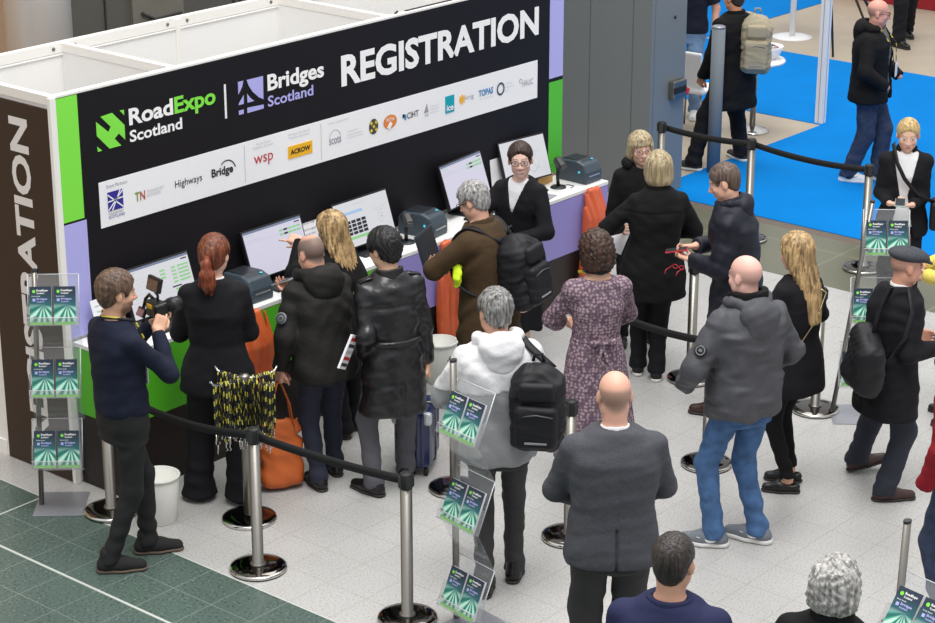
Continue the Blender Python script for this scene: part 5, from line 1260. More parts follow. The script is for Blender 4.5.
# ------------------------------------------------------------------ screens on the counter
M_bez = mat('black_plastic', (22, 22, 24), 0.4); M_dk = mat('dark_plastic', (34, 35, 38), 0.5)
E_ = lambda n, c, s=0.56: mat(n, tuple(v*0.55 for v in c), 0.3, emit=(c, s))
M_sw = E_('screen_white', (222, 220, 238)); M_sg = E_('screen_green', (150, 216, 146)); M_st = E_('screen_title', (120, 132, 160)); M_sl = E_('screen_line', (196, 196, 214)); M_sk = E_('screen_dark', (40, 44, 60)); M_sb = E_('screen_blue', (168, 204, 240)); M_sw2 = E_('screen_pale', (226, 227, 232))
def monitor(label, x, y, rz, ui, w=0.53, h=0.31, zb=0.07, tilt=0.32):
    r = empty('monitor', (x, y, 0.94), rz); tag(r, label, 'monitor', 'touch screens on the counter')
    R = rotm(-tilt); P = lambda u, v, n=0.0: np.array((0, 0, zb))+R @ np.array((u, -n, v))
    MB().box(P(0, h/2, -0.014), (w+0.022, 0.030, h+0.024), R=R).build('bezel', M_bez, r, bevel=0.004)
    sc = MB().box(P(0, h/2, 0.002), (w, 0.003, h), R=R).build('screen', M_sw if ui == 'list' else M_sw2, r)
    mb = MB(); q = lambda x0, x1, z0, z1, mi: mb.box(P((x0+x1)/2*w-w/2, (z0+z1)/2*h, 0.0042), ((x1-x0)*w, 0.001, (z1-z0)*h), R=R, mi=mi)
    T = lambda s, x0, x1, z0, z1, mi: text_into(mb, s, (x0*w-w/2, z0*h, x1*w-w/2, z1*h), lambda u, v: P(u, v, 0.0052), 0.01, mi)
    if ui == 'list':
        q(0, 1, 0.955, 1.0, 1); T('Registration', 0.03, 0.16, 0.895, 0.925, 0); q(0.88, 0.97, 0.90, 0.925, 3); q(0, 1, 0.76, 0.765, 2); T('Event attendees', 0.03, 0.30, 0.80, 0.825, 2)
        for k in range(2):
            for j, c in enumerate((0, 3, 0, 0, 0)): q(0.60+0.075*j, 0.665+0.075*j, 0.80-0.085*k, 0.84-0.085*k, c)
    if ui == 'table':
        q(0, 1, 0.955, 1.0, 1); q(0.88, 0.97, 0.90, 0.925, 3); T('Registration', 0.03, 0.16, 0.895, 0.925, 0)
        for k in range(9):
            if k not in (5,): q(0.70, 0.77, 0.78-0.075*k, 0.815-0.075*k, 0); q(0.80, 0.97, 0.78-0.075*k, 0.815-0.075*k, 0)
            if k < 3: q(0.52, 0.60, 0.78-0.075*k, 0.815-0.075*k, 0)
            q(0.02, 0.99, 0.765-0.075*k, 0.768-0.075*k, 2)
        q(0.66, 0.80, 0.39, 0.42, 3)
    if ui == 'keypad':
        T('Welcome', 0.36, 0.56, 0.90, 0.925, 2); q(0.08, 0.50, 0.72, 0.78, 4); T('Enter your code', 0.70, 0.90, 0.66, 0.69, 2); T('to print', 0.76, 0.86, 0.60, 0.63, 2); q(0.18, 0.52, 0.16, 0.22, 0)
        for i in range(4):
            for j in range(4): q(0.16+0.095*i, 0.238+0.095*i, 0.26+0.085*j, 0.325+0.085*j, 3)
        for k in range(20):
            a = k*0.314; q(0.80+0.055*math.cos(a)-0.004, 0.80+0.055*math.cos(a)+0.004, 0.46+0.10*math.sin(a)-0.008, 0.46+0.10*math.sin(a)+0.008, 2)
        q(0.805, 0.82, 0.46, 0.475, 3)
    if ui == 'scan':
        T('Scan your code', 0.62, 0.82, 0.62, 0.65, 2); T('here', 0.68, 0.76, 0.56, 0.59, 2)
        for k in range(20):
            a = k*0.314; q(0.73+0.06*math.cos(a)-0.004, 0.73+0.06*math.cos(a)+0.004, 0.38+0.12*math.sin(a)-0.008, 0.38+0.12*math.sin(a)+0.008, 2)
        for k in range(8): q(0.54+0.03*k, 0.58+0.03*k, 0.14+0.025*abs(k-3), 0.155+0.025*abs(k-3), 2)
    mb.build('display_content', [M_sg, M_st, M_sl, M_sk, M_sb], sc)
    MB().box((0, 0.075, 0.10), (0.07, 0.02, 0.20), R=rotm(-0.15)).build('neck', M_dk, r, bevel=0.004)
    MB().box((0, 0.02, 0.008), (0.26, 0.20, 0.014)).build('stand_base', M_dk, r, bevel=0.005)
    MB().box((0.0, -0.115, 0.010), (0.40, 0.10, 0.016)).build('keyboard', M_bez, r, bevel=0.004) if ui in ('list', 'table') else None
    return r
monitor('screen showing rows of green cells behind the camera rig', 0.67, -0.17, 0.0, 'table')
monitor('screen with two green rows that the blonde person points at', 1.69, -0.17, 0.0, 'list')
monitor('screen with a dark number pad left of the first scanner', 2.51, -0.20, 0.0, 'keypad')
monitor('screen with two green rows behind the grey haired person', 3.66, -0.14, 0.13, 'list', zb=0.09)
monitor('screen with a faint circle at the lilac end of the counter', 4.33, -0.15, -0.12, 'scan', w=0.46, zb=0.10)
# printers
M_pr = mat('slate_plastic', (62, 74, 84), 0.4, spec=0.5); M_prd = mat('dark_slate_plastic', (38, 43, 48), 0.35)
def printer(label, x, y, rz=0.0):
    r = empty('label_printer', (x, y, 0.94), rz); tag(r, label, 'label printer', 'label printers on the counter')
    pf = [(-0.15, 0.0), (0.15, 0.0), (0.15, 0.12), (0.11, 0.165), (-0.05, 0.172), (-0.12, 0.150), (-0.15, 0.09)]
    MB().prism([(a, b) for a, b in pf], lambda u, v, w_: (w_-0.10, u, v), 0.20).build('body', M_pr, r, bevel=0.014, seg=3)
    MB().prism([(-0.09, 0.160), (-0.05, 0.176), (0.08, 0.176), (0.11, 0.166), (0.10, 0.15), (-0.08, 0.15)], lambda u, v, w_: (w_-0.075, u, v), 0.15).build('lid', M_prd, r, bevel=0.006)
    MB().box((0, -0.151, 0.060), (0.13, 0.006, 0.010)).build('label_slot', mat('silver_trim', (196, 198, 202), 0.3, metal=0.7), r)
    MB().lathe([(0, 0), (0.009, 0), (0.009, 0.004), (0, 0.004)], (-0.099, -0.08, 0.09), 14, axis=rotm(0, -math.pi/2)).build('status_light', mat('teal_light', (60, 190, 210), 0.4, emit=((60, 190, 210), 0.6)), r)
    MB().lathe([(0, 0), (0.010, 0), (0.010, 0.004), (0, 0.004)], (0.05, -0.085, 0.167), 14).build('feed_button', mat('teal_light', (60, 190, 210)), r)
printer('label printer behind the ponytail person on the green counter', 1.31, -0.22, 0.0)
printer('label printer beside the scanner in the middle of the counter', 3.06, -0.20, 0.15)
printer('label printer at the far lilac end of the counter', 4.85, -0.22, 0.0)
def scanner(label, x, y, rz=0.0, h=0.17):
    r = empty('barcode_scanner', (x, y, 0.94), rz); tag(r, label, 'barcode scanner', 'barcode scanners on stands')
    MB().lathe([(0, 0.014), (0.052, 0.012), (0.062, 0.004), (0.062, 0.0), (0, 0)], n=24).build('base', M_prd, r)
    MB().tube([(0, 0.0, 0.01), (0, 0.012, h*0.5), (0, 0.0, h*0.92)], [0.014, 0.013, 0.016], 10).build('stem', M_bez, r)
    g = Field(0.02); g.add(Bx((0, -0.025, h+0.005), (0.033, 0.058, 0.026), 0.016, rotm(0.45))); g.add(Rc((0, 0.02, h), (0, 0.0, h*0.75), 0.022, 0.018))
    o = blob('head', g, M_bez, r, 0.007); MB().box((0, -0.08, h-0.017), (0.046, 0.004, 0.030), R=rotm(0.45)).build('window', M_prd, o)
    MB().tube([(0.05, 0.02, 0.006), (0.10, 0.02, 0.004), (0.12, -0.03, 0.004), (0.07, -0.07, 0.004)], 0.003, 6).build('cable', M_bez, r)
scanner('black barcode scanner on a stand left of the middle printer', 2.82, -0.26, -0.5); scanner('black barcode scanner on a stand in front of the far printer', 4.57, -0.24, -0.4, 0.19)
M_paper = mat('white_card', (236, 236, 240), 0.6); M_kraft = mat('kraft_board', (205, 160, 96), 0.7); M_txt = mat('grey_text', (140, 140, 150), 0.6)
def card(label, x, y, rz, w, h, tilt, zb=0.945, text=True):
    r = empty('information_card', (x, y, zb), rz); tag(r, label, 'information card', 'information cards on the counter'); R = rotm(-tilt)
    MB().box(R @ np.array((0, 0, h/2)), (w, 0.004, h), R=R).build('sheet', M_paper, r)
    if text:
        f = lambda u, v: R @ np.array((u, -0.003, v))
        for q_, x0, x1, z0 in (('Lost your badge?', -0.35, 0.30, 0.80), ('Scan to register', -0.30, 0.30, 0.66), ('on your phone', -0.24, 0.24, 0.56)):
            mb = MB(); text_into(mb, q_, (x0*w, z0*h, x1*w, (z0+0.06)*h), f, 0.01); mb.build('lettering', M_txt, r)
card('white card leaning on the banner left of the first screen', 0.23, -0.13, 0.05, 0.17, 0.25, 0.3)
card('white card leaning between the pointing hand and the number pad screen', 2.11, -0.06, 0.0, 0.20, 0.32, 0.2)
card('white card standing behind the screen next to the smiling person', 4.12, -0.04, 0.0, 0.17, 0.36, 0.12, text=False)
card('white card sticking up behind the far label printer', 4.70, -0.03, 0.3, 0.14, 0.24, 0.15, text=False)
tag(MB().box((0, 0, 0.04), (0.20, 0.10, 0.004)).box((0, -0.05, 0.035), (0.20, 0.004, 0.07)).box((-0.1, 0, 0.035), (0.004, 0.10, 0.07)).box((0.1, 0, 0.035), (0.004, 0.10, 0.07)).box((0, 0.05, 0.035), (0.20, 0.004, 0.07)).build('badge_box', M_kraft, None, (4.56, -0.07, 0.941), (0, 0, 0.1)), 'small kraft card box behind the far barcode scanner', 'box')
g = MB().box((0, 0, 0.003), (0.20, 0.14, 0.004)); tag(g.build('paper_sheet', mat('grey_leaflet', (150, 152, 160), 0.6), None, (4.28, -0.32, 0.941), (0, 0, 0.2)), 'grey leaflet flat on the counter beside the smiling person', 'leaflet')
# laptop in the hands of the person in brown
lp = empty('laptop', tuple(G(446, 262, 1.06)), heading(-70)); tag(lp, 'open dark laptop held by the person in the brown coat', 'laptop')
MB().box((0, 0, 0), (0.30, 0.21, 0.014)).build('keyboard_base', mat('slate_metal', (70, 74, 84), 0.35, metal=0.5), lp, bevel=0.004)
q = MB(); [q.box((-0.12+0.026*i, -0.02+0.026*j, 0.008), (0.021, 0.02, 0.004)) for i in range(10) for j in range(4)]; q.build('keys', M_bez, lp)
ld = MB().box((0, 0.135, 0.10), (0.30, 0.010, 0.21), R=rotm(-0.3)).build('lid', mat('slate_metal'), lp, bevel=0.004); MB().box((0, 0.129, 0.10), (0.27, 0.004, 0.18), R=rotm(-0.3)).build('display', M_prd, ld)
# hi-vis folded in the hand
f = Field(0.03); c = G(457, 276, 1.15); f.add(Bx((0, 0, 0), (0.06, 0.028, 0.055), 0.02, rotm(0, 0.5, 0))); f.add(El((0.04, 0.01, 0.03), (0.035, 0.03, 0.03)), 0.02); f.post.append(lambda P, d: d+folds(P, 0.012, 2.0, 3))
o = blob('high_visibility_vest', f, mat('fluorescent_yellow', (222, 255, 40), 0.6), None, 0.009); o.location = c; o.rotation_euler = (0, 0.2, heading(90)); tag(o, 'folded fluorescent yellow vest held against the brown coat', 'vest')

# ------------------------------------------------------------------ bags, bins, suitcase
def plastic():
    m = mat('orange_plastic', (226, 104, 58), 0.28, spec=0.6, bump=0.35, bscale=9, var=0.12, vscale=8); p = m.node_tree.nodes['Principled BSDF']
    p.inputs['Transmission Weight'].default_value = 0.0; p.inputs['Alpha'].default_value = 0.80; return m
M_pl = plastic()
def hung_bag(label, x, w, z0, z1=0.935, seed=1, d=0.09):
    c = np.array((x, -0.425-d*0.55, 0)); f = Field(0.02)
    st = [(z1, w*0.25, 0.026, 0, 0.04), (z1-0.05, w*0.28, 0.032, 0, 0.03), (z1-0.22, w*0.36, 0.06, 0, 0.0), (z0+0.16, w*0.48, d*0.55, 0, 0), (z0+0.05, w*0.5, d*0.55, 0.01, 0), (z0, w*0.40, d*0.4, 0.01, 0)]
    f.add(Loft(st, 2.2)); f.post.append(lambda P, dd: dd+(0.005*np.sin(P[:, 0]*58+1.5*np.sin(P[:, 2]*5+seed)+seed)+0.0035*np.sin(P[:, 0]*120+P[:, 2]*12+2*np.sin(P[:, 2]*6)))*np.clip((P[:, 2]-z0)*6, 0.3, 1))
    o = blob('plastic_sack', f, M_pl, None, 0.0085); o.location = c; tag(o, label, 'sack', 'orange sacks hung on the counter'); return o
hung_bag('orange plastic sack hanging behind the lanyards on the green counter', 1.13, 0.42, 0.40, seed=2)
hung_bag('orange plastic sack hanging beside the brown coat above the bin', 3.04, 0.28, 0.20, seed=4)
hung_bag('orange plastic sack hanging below the far label printer', 4.74, 0.34, 0.12, seed=7)
M_bin = mat('cream_plastic', (233, 233, 226), 0.45)
def bin_(label, x, y):
    r = empty('waste_bin', (x, y, 0)); tag(r, label, 'waste bin', 'white waste bins')
    MB().lathe([(0, 0), (0.095, 0), (0.098, 0.004), (0.124, 0.295), (0.121, 0.298), (0.117, 0.295), (0.093, 0.012), (0, 0.010)], n=40).build('bucket', M_bin, r)
    MB().lathe([(0.122, 0.285), (0.129, 0.288), (0.130, 0.300), (0.122, 0.303), (0.117, 0.298)], n=40).build('rim', M_bin, r)
bin_('white waste bin behind the videographer', -0.02, -0.80); bin_('white waste bin under the counter beside the brown coat', 2.78, -0.60)
M_case = mat('navy_shell', (28, 38, 84), 0.25, spec=0.6, coat=0.3)
sc_ = empty('suitcase', (G(417, 466)[0], G(417, 466)[1], 0), heading(10)); tag(sc_, 'navy hard shell suitcase with silver corners behind the leather coat', 'suitcase')
f = Field(0.01); f.add(Bx((0, 0, 0.245), (0.12, 0.17, 0.195), 0.045))
f.post.append(lambda P, d: d+0.0035*np.clip(np.sin(P[:, 0]*150+P[:, 1]*0), -0.2, 1)*(np.abs(P[:, 1]) > 0.15)+0.0035*np.clip(np.sin(P[:, 1]*130), -0.2, 1)*(np.abs(P[:, 0]) > 0.09)); blob('shell', f, M_case, sc_, 0.009)
MB().tube([(0.124*a, 0, 0.245+0.201*b) for a, b in ((-1, -0.8), (-1, 0.8), (-0.8, 1), (0.8, 1), (1, 0.8), (1, -0.8))], 0.006, 6).build('zip', M_satin, sc_)
for a in (-1, 1):
    for b in (-1, 1):
        MB().lathe([(0.0, -0.012), (0.026, -0.012), (0.026, 0.012), (0, 0.012)], (a*0.085, b*0.13, 0.026), 16, axis=rotm(0, math.pi/2)).build('wheel', M_rub, sc_)
        MB().box((a*0.103, b*0.150, 0.395), (0.05, 0.056, 0.085)).build('corner_guard', mat('silver_guard', (206, 210, 216), 0.35, metal=0.3), sc_, bevel=0.018)
MB().tube([(-0.07, -0.14, 0.42), (-0.07, -0.14, 0.72), (0.07, -0.14, 0.72), (0.07, -0.14, 0.42)], 0.009, 8).build('pull_handle', M_satin, sc_)
MB().tube([(-0.05, 0.02, 0.435), (-0.05, 0.02, 0.465), (0.05, 0.02, 0.465), (0.05, 0.02, 0.435)], 0.010, 8).build('carry_handle', M_satin, sc_)
# orange tote
M_tote = mat('tan_orange_leather', (196, 98, 44), 0.5, spec=0.4, bump=0.25, bscale=9, var=0.12, vscale=6)
hw = parka.pt(parka.Wr[-1]+parka.hd[-1][0]*0.09); tb = empty('tote_bag', (hw[0], hw[1], 0.02), heading(-20)); tag(tb, 'large tan orange tote bag hanging from the hand of the parka wearer', 'bag')
f = Field(0.02); f.add(Loft([(0.0, 0.130, 0.075), (0.04, 0.140, 0.082), (0.20, 0.138, 0.06), (0.36, 0.128, 0.040), (0.45, 0.118, 0.022)], 3.0)); f.add(Bx((0, 0, 0.47), (0.10, 0.012, 0.05), 0.008), 0.01, sub=True)
f.post.append(lambda P, d: d+folds(P, 0.007, 1.2, 9)); blob('bag_body', f, M_tote, tb, 0.0095)
for sd in (-1, 1):
    zt = hw[2]-0.02
    MB().ribbon([(-0.085, sd*0.03, 0.36), (-0.05, sd*0.025, 0.5*zt+0.2), (-0.012, sd*0.012, zt-0.01), (0.012, sd*0.012, zt-0.01), (0.06, sd*0.025, 0.5*zt+0.2), (0.085, sd*0.03, 0.36)], (0, 1, 0), 0.022, 0.006).build('handle', M_tote, tb)
# rucksacks
M_ruck = mat('black_nylon', (25, 25, 29), 0.6, spec=0.35, bump=0.4, bscale=16, var=0.1, vscale=200)
def rucksack(fig, label, c, size=(0.15, 0.10, 0.25), rz=0.0, tilt=0.0, m=M_ruck, straps=True, pocket=True, name='rucksack', one=None):
    R = rotm(tilt, 0, rz); h = np.array(size); root = empty(name); c = np.array(c, float)
    Q = lambda p: R @ np.array(p, float)
    f = Field(0.03); f.add(Bx(Q((0, 0, -h[2]*0.1)), h*np.array((1, 1, 0.9)), 0.085, R)); f.add(El(Q((0, 0.01, h[2]*0.5)), (h[0]*0.82, h[1]*0.9, h[2]*0.52), R), 0.06)
    f.post.append(lambda P, d: d+folds(P, 0.010, 1.5, 11)); blob('main_bag', f, m, root, 0.0095)
    if pocket:
        f = Field(0.02); f.add(Bx(Q((0, -h[1]*1.02, -h[2]*0.30)), (h[0]*0.78, 0.045, h[2]*0.50), 0.035, R)); f.post.append(lambda P, d: d+folds(P, 0.004, 2.0, 5)); blob('front_pocket', f, m, root, 0.0095)
        f = Field(0.02); f.add(Bx(Q((0, -h[1]*0.98, h[2]*0.48)), (h[0]*0.66, 0.030, h[2]*0.22), 0.025, R)); blob('upper_pocket', f, m, root, 0.0095)
        MB().box(Q((0, -h[1]*1.02-0.046, -h[2]*0.62)), (h[0]*0.8, 0.006, 0.010), R=R).build('reflective_strip', mat('reflective_grey', (150, 152, 158), 0.4), root)
        MB().tube([Q((-h[0]*0.6, -h[1]-0.045, -h[2]*0.02)), Q((0, -h[1]-0.050, 0.01)), Q((h[0]*0.6, -h[1]-0.045, -h[2]*0.02))], 0.004, 6).build('zip', mat('grey_zip', (86, 88, 94), 0.4), root)
    MB().tube([Q((-0.03, h[1]*0.3, h[2]*1.02)), Q((-0.02, h[1]*0.3, h[2]*1.02+0.04)), Q((0.02, h[1]*0.3, h[2]*1.02+0.04)), Q((0.03, h[1]*0.3, h[2]*1.02))], 0.009, 6).build('grab_loop', m, root)
    if straps:
        for sd in (one or (-1, 1)):
            S = fig.S[sd]; o = 0.095
            pts = [c+Q((sd*0.07, h[1]*0.6, h[2]*0.85)), S+fig.rx*(-sd*0.045)-fig.ry*0.06+np.array((0, 0, 0.085)), S+fig.rx*(-sd*0.04)+fig.ry*0.03+np.array((0, 0, 0.092)), S+fig.rx*(-sd*0.03)+fig.ry*0.115+np.array((0, 0, 0.02)), S+fig.rx*(-sd*0.02)+fig.ry*0.14+np.array((0, 0, -0.14)), S+fig.rx*(sd*0.045)+fig.ry*0.06+np.array((0, 0, -0.30)), c+Q((sd*0.12, h[1]*0.6, -h[2]*0.8))]
            P2 = []
            for a, b in zip(pts, pts[1:]): P2 += [a+(b-a)*t for t in (0, 0.25, 0.5, 0.75)]
            P2 = np.array(P2+[pts[-1]]); 
            for it in range(3): P2[1:-1] = 0.25*P2[:-2]+0.5*P2[1:-1]+0.25*P2[2:]
            MB().ribbon(P2-c, fig.rx, 0.050, 0.012).build('strap', m, root)
    root.location = fig.pt(c); root.rotation_euler = fig.root.rotation_euler; tag(root, label, 'rucksack'); return root
zt = lambda f_, z: f_.ctr(z)
c = brown.ctr(1.15*brown.q); rucksack(brown, 'bulky black rucksack on the back of the brown coat', (c[0]+0.02, c[1]-0.235, 1.17*brown.q), (0.16, 0.115, 0.25), tilt=-0.16)
c = hoodie.ctr(1.15); rucksack(hoodie, 'black rucksack slung on one shoulder of the white and grey jacket', (c[0]+0.17, c[1]-0.20, 1.17), (0.15, 0.095, 0.25), rz=-0.35, one=(1,))
c = coatman.ctr(1.15); rucksack(coatman, 'beige rucksack on the black coat behind the steel post', (c[0]+0.08, c[1]-0.22, 1.20), (0.14, 0.10, 0.28), rz=-0.7, m=mat('beige_canvas', (168, 158, 134), 0.85, bump=0.3, bscale=16, var=0.08, vscale=120), one=(1,))
r = empty('satchel'); c = np.array((0.10, -0.22, 0.96)); f = Field(0.03); f.add(Bx((0, 0, 0), (0.20, 0.085, 0.17), 0.07, rotm(0, 0.2, -0.35))); f.add(El((-0.02, -0.02, -0.09), (0.18, 0.10, 0.11)), 0.05); f.post.append(lambda P, d: d+folds(P, 0.008, 1.6, 4)); blob('bag_body', f, M_ruck, r, 0.0095)
MB().ribbon([np.array(p)-c for p in ((0.20, -0.14, 0.98), (0.245, -0.05, 1.12), (0.225, 0.0, 1.28), (0.14, 0.02, 1.40), (0.10, -0.08, 1.40), (0.12, -0.165, 1.25), (0.10, -0.20, 0.98))], (0, 1, 0), 0.035, 0.010).build('strap', M_ruck, r)
MB().lathe([(0, 0), (0.006, 0), (0.006, 0.003), (0, 0.003)], (0.12, -0.11, -0.05), 10, axis=rotm(math.pi/2)).build('stud', M_satin, r)
r.location = capman.pt(c); r.rotation_euler = capman.root.rotation_euler; tag(r, 'slouchy black shoulder bag on the back of the flat cap wearer', 'bag')
# crossbody strap of the person in the blazer
r = empty('shoulder_bag'); bz = blazer; c = np.array((-0.24, 0.05, 0.86))
f = Field(0.02); f.add(Bx((0, 0, 0), (0.04, 0.10, 0.11), 0.03)); blob('bag_body', f, M_ruck, r, 0.0095)
MB().ribbon([np.array(p)-c for p in ((-0.24, 0.10, 0.96), (-0.10, 0.165, 1.03), (0.0, 0.172, 1.15), (0.06, 0.155, 1.26), (0.10, 0.06, 1.385), (0.09, -0.03, 1.37))], (0.7, -0.1, -0.7), 0.030, 0.006).build('strap', M_ruck, r)
r.location = bz.pt(c); r.rotation_euler = bz.root.rotation_euler; tag(r, 'black shoulder bag worn across the white top of the blonde in the blazer', 'bag')
# ------------------------------------------------------------------ things held in hands
def held(fig, name, label, cat, c, build, rot=0.0, sc_l=1.0):
    r = empty(name); build(r); r.location = fig.pt(c); r.rotation_euler = (0, 0, fig.root.rotation_euler[2]+rot); r.scale = (sc_l,)*3; tag(r, label, cat); return r
def rig(r):
    MB().box((0, 0.02, 0), (0.13, 0.07, 0.095)).build('camera_body', M_bez, r, bevel=0.010)
    g = Field(0.02); g.add(Bx((0.058, 0.0, 0.0), (0.020, 0.035, 0.050), 0.016)); blob('grip', g, M_bez, r, 0.007)
    l = MB().lathe([(0, 0.05), (0.036, 0.05), (0.038, 0.10), (0.044, 0.102), (0.044, 0.17), (0.040, 0.172), (0.036, 0.165), (0, 0.16)], n=24, axis=rotm(-math.pi/2)).build('lens', M_bez, r); MB().lathe([(0.0445, 0.115), (0.046, 0.118), (0.046, 0.135), (0.0445, 0.138)], n=24, axis=rotm(-math.pi/2)).build('focus_ring', M_dk, l)
    MB().box((-0.015, -0.018, 0.020), (0.05, 0.006, 0.022)).build('mode_label', mat('amber', (230, 180, 40), 0.5), r)
    MB().tube([(0, 0.03, 0.05), (0.0, 0.03, 0.08), (-0.01, 0.02, 0.10)], 0.008, 8).build('monitor_arm', M_dk, r)
    s = MB().box((-0.01, 0.02, 0.145), (0.125, 0.026, 0.085), R=rotm(-0.25)).build('field_monitor', M_bez, r, bevel=0.005); MB().box((-0.01, 0.0052, 0.143), (0.10, 0.004, 0.062), R=rotm(-0.25)).build('display', mat('dim_display', (84, 66, 54), 0.3, emit=((84, 66, 54), 0.3), var=0.5, vscale=40), s)
    MB().tube([(-0.05, 0.03, 0.045), (-0.09, 0.03, 0.06), (-0.115, 0.02, 0.03), (-0.115, 0.0, -0.03)], 0.010, 8).build('side_arm', M_bez, r)
    t = MB().box((-0.115, -0.01, -0.045), (0.075, 0.020, 0.055), R=rotm(-0.5)).build('phone_screen', M_bez, r, bevel=0.004); MB().box((-0.115, -0.021, -0.044), (0.062, 0.003, 0.042), R=rotm(-0.5)).build('display', mat('rose_display', (120, 84, 90), 0.3, emit=((120, 84, 90), 0.3)), t)
    MB().tube([(0.0, 0.02, -0.045), (0.0, 0.02, -0.12)], 0.018, 12).build('gimbal_handle', M_bez, r)
held(cam_man, 'video_camera', 'black video camera with small monitors held up by the videographer', 'camera', (-0.03, 0.26, 1.475), rig)
def phone_(m1_, w=0.075, h=0.15, tilt=0.5):
    def b(r):
        R = rotm(-tilt); o = MB().box((0, 0, 0), (w, h, 0.010), R=R).build('case', m1_, r, bevel=0.004); MB().box(R @ np.array((0, 0, 0.006)), (w*0.9, h*0.92, 0.002), R=R).build('screen', M_prd, o)
    return b
held(phone, 'phone', 'phone in a red case held by the person in the navy coat', 'phone', phone.Wr[-1]+phone.hd[-1][0]*0.09+np.array((0, 0.02, 0.035)), phone_(mat('red_case', (196, 40, 52), 0.4), tilt=0.2))
held(parka, 'phone', 'phone held over the counter by the parka wearer', 'phone', parka.Wr[1]+parka.hd[1][0]*0.09+np.array((0, 0.0, 0.04)), phone_(mat('silver_case', (176, 178, 184), 0.3, metal=0.5), tilt=0.4), 0.5)
held(capman, 'phone', 'blue edged phone held by the flat cap wearer', 'phone', capman.Wr[1]+capman.hd[1][0]*0.10+np.array((-0.02, 0.03, 0.04)), phone_(mat('blue_case', (60, 96, 190), 0.4), tilt=-0.9))
held(blazer, 'phone', 'pale phone held at the waist by the blonde in the blazer', 'phone', (0.02, 0.35, 1.02), phone_(mat('pale_case', (150, 190, 190), 0.4), tilt=0.1))
held(yellow, 'phone', 'phone held by the person in the yellow cardigan', 'phone', yellow.Wr[-1]+yellow.hd[-1][0]*0.10+np.array((0, 0.02, 0.035)), phone_(M_bez, tilt=0.2))
def glasses_b(r):
    m = mat('red_spectacle_frame', (206, 44, 56), 0.4); mb = MB()
    for sd in (-1, 1): mb.tube([(sd*0.033+0.025*math.cos(a), 0, 0.018*math.sin(a)) for a in np.linspace(0, 6.283, 13)], 0.0035, 6, cap=False)
    mb.tube([(-0.008, 0, 0.004), (0.008, 0, 0.004)], 0.0035, 6); mb.build('rims', m, r)
    for sd in (-1, 1): MB().tube([(sd*0.058, 0, 0.006), (sd*0.058, 0.13, 0.0), (sd*0.055, 0.15, -0.03)], 0.0035, 6).build('temple', m, r)
held(phone, 'spectacles', 'red framed spectacles hanging below the phone', 'spectacles', phone.Wr[-1]+phone.hd[-1][0]*0.07+np.array((-0.02, 0.02, -0.07)), glasses_b, 1.2, 0.75)
def paper_b(m, w, h, R, txt=None, bar=None):
    def b(r):
        MB().box((0, 0, 0), (w, 0.004, h), R=R).build('sheet', m, r)
        if bar is not None: MB().box(R @ np.array((0, 0, h*0.2)), (w*0.8, 0.006, h*0.12), R=R).build('print_band', bar, r)
    return b
held(capman, 'leaflet', 'white leaflet in the hand of the flat cap wearer', 'leaflet', capman.Wr[1]+capman.hd[1][0]*0.10+np.array((0.05, 0.02, -0.07)), paper_b(M_paper, 0.10, 0.16, rotm(0.2, 0.4, 0.6), bar=mat('navy_stripe', (50, 60, 110), 0.5)))
held(bob, 'paper_sheet', 'white paper held in front of the blonde bob', 'paper', bob.Wr[-1]+bob.hd[-1][0]*0.10+np.array((-0.04, 0.02, -0.06)), paper_b(M_paper, 0.16, 0.26, rotm(-0.5, 0.3, -0.4)))
def mag(r):
    R = rotm(0.15, 0.35, 0.2); MB().box((0, 0, 0), (0.15, 0.018, 0.27), R=R).build('pages', M_paper, r)
    mb = MB()
    for k in range(5): mb.box(R @ np.array((0.0, -0.0098, -0.10+0.05*k)), (0.13, 0.002, 0.026), R=R, mi=k % 3)
    mb.build('cover_print', [mat('charcoal_print', (60, 58, 60), 0.5), mat('scarlet_print', (196, 44, 48), 0.5), mat('pale_print', (190, 190, 196), 0.5)], r)
mgz = held(leather, 'magazine', 'rolled magazine with red print held beside the black leather coat', 'magazine', leather.Wr[-1]+leather.hd[-1][0]*0.08+np.array((-0.05, 0.0, -0.02)), mag); mgz.location = G(348, 352, 1.0); mgz.scale = (0.8,)*3; mgz.rotation_euler = (0.1, 0.1, heading(-60))
# lanyards worn round necks
def worn(fig, label, back=True, badge=True, fo=0.0):
    r = empty('lanyard'); N = fig.Nb; P = lambda a, b, z: N+fig.rx*a+fig.ry*b+np.array((0, 0, z))
    pts = [P(-0.05, 0.16+fo, -0.30), P(-0.085, 0.145+fo, -0.14), P(-0.095, 0.08, 0.0), P(-0.075, -0.03, 0.035), P(0, -0.075, 0.03), P(0.075, -0.03, 0.035), P(0.095, 0.08, 0.0), P(0.085, 0.145+fo, -0.14), P(0.05, 0.16+fo, -0.30)]
    c = np.array(N); MB().ribbon([p-c for p in pts], (0, 0.25, 1), 0.018, 0.004).build('strap', M_lanw, r)
    if badge: MB().box(P(0, 0.175+fo, -0.36)-c, (0.09, 0.004, 0.12)).build('badge', M_paper, r)
    r.location = fig.pt(c); r.rotation_euler = fig.root.rotation_euler; tag(r, label, 'lanyard', 'lanyards worn around necks'); return r
worn(carpetman, 'yellow and black lanyard with white badge on the person in white trainers', fo=0.05); worn(cam_man, 'yellow and black lanyard around the neck of the videographer'); worn(dress, 'yellow and black lanyard around the neck above the floral dress')

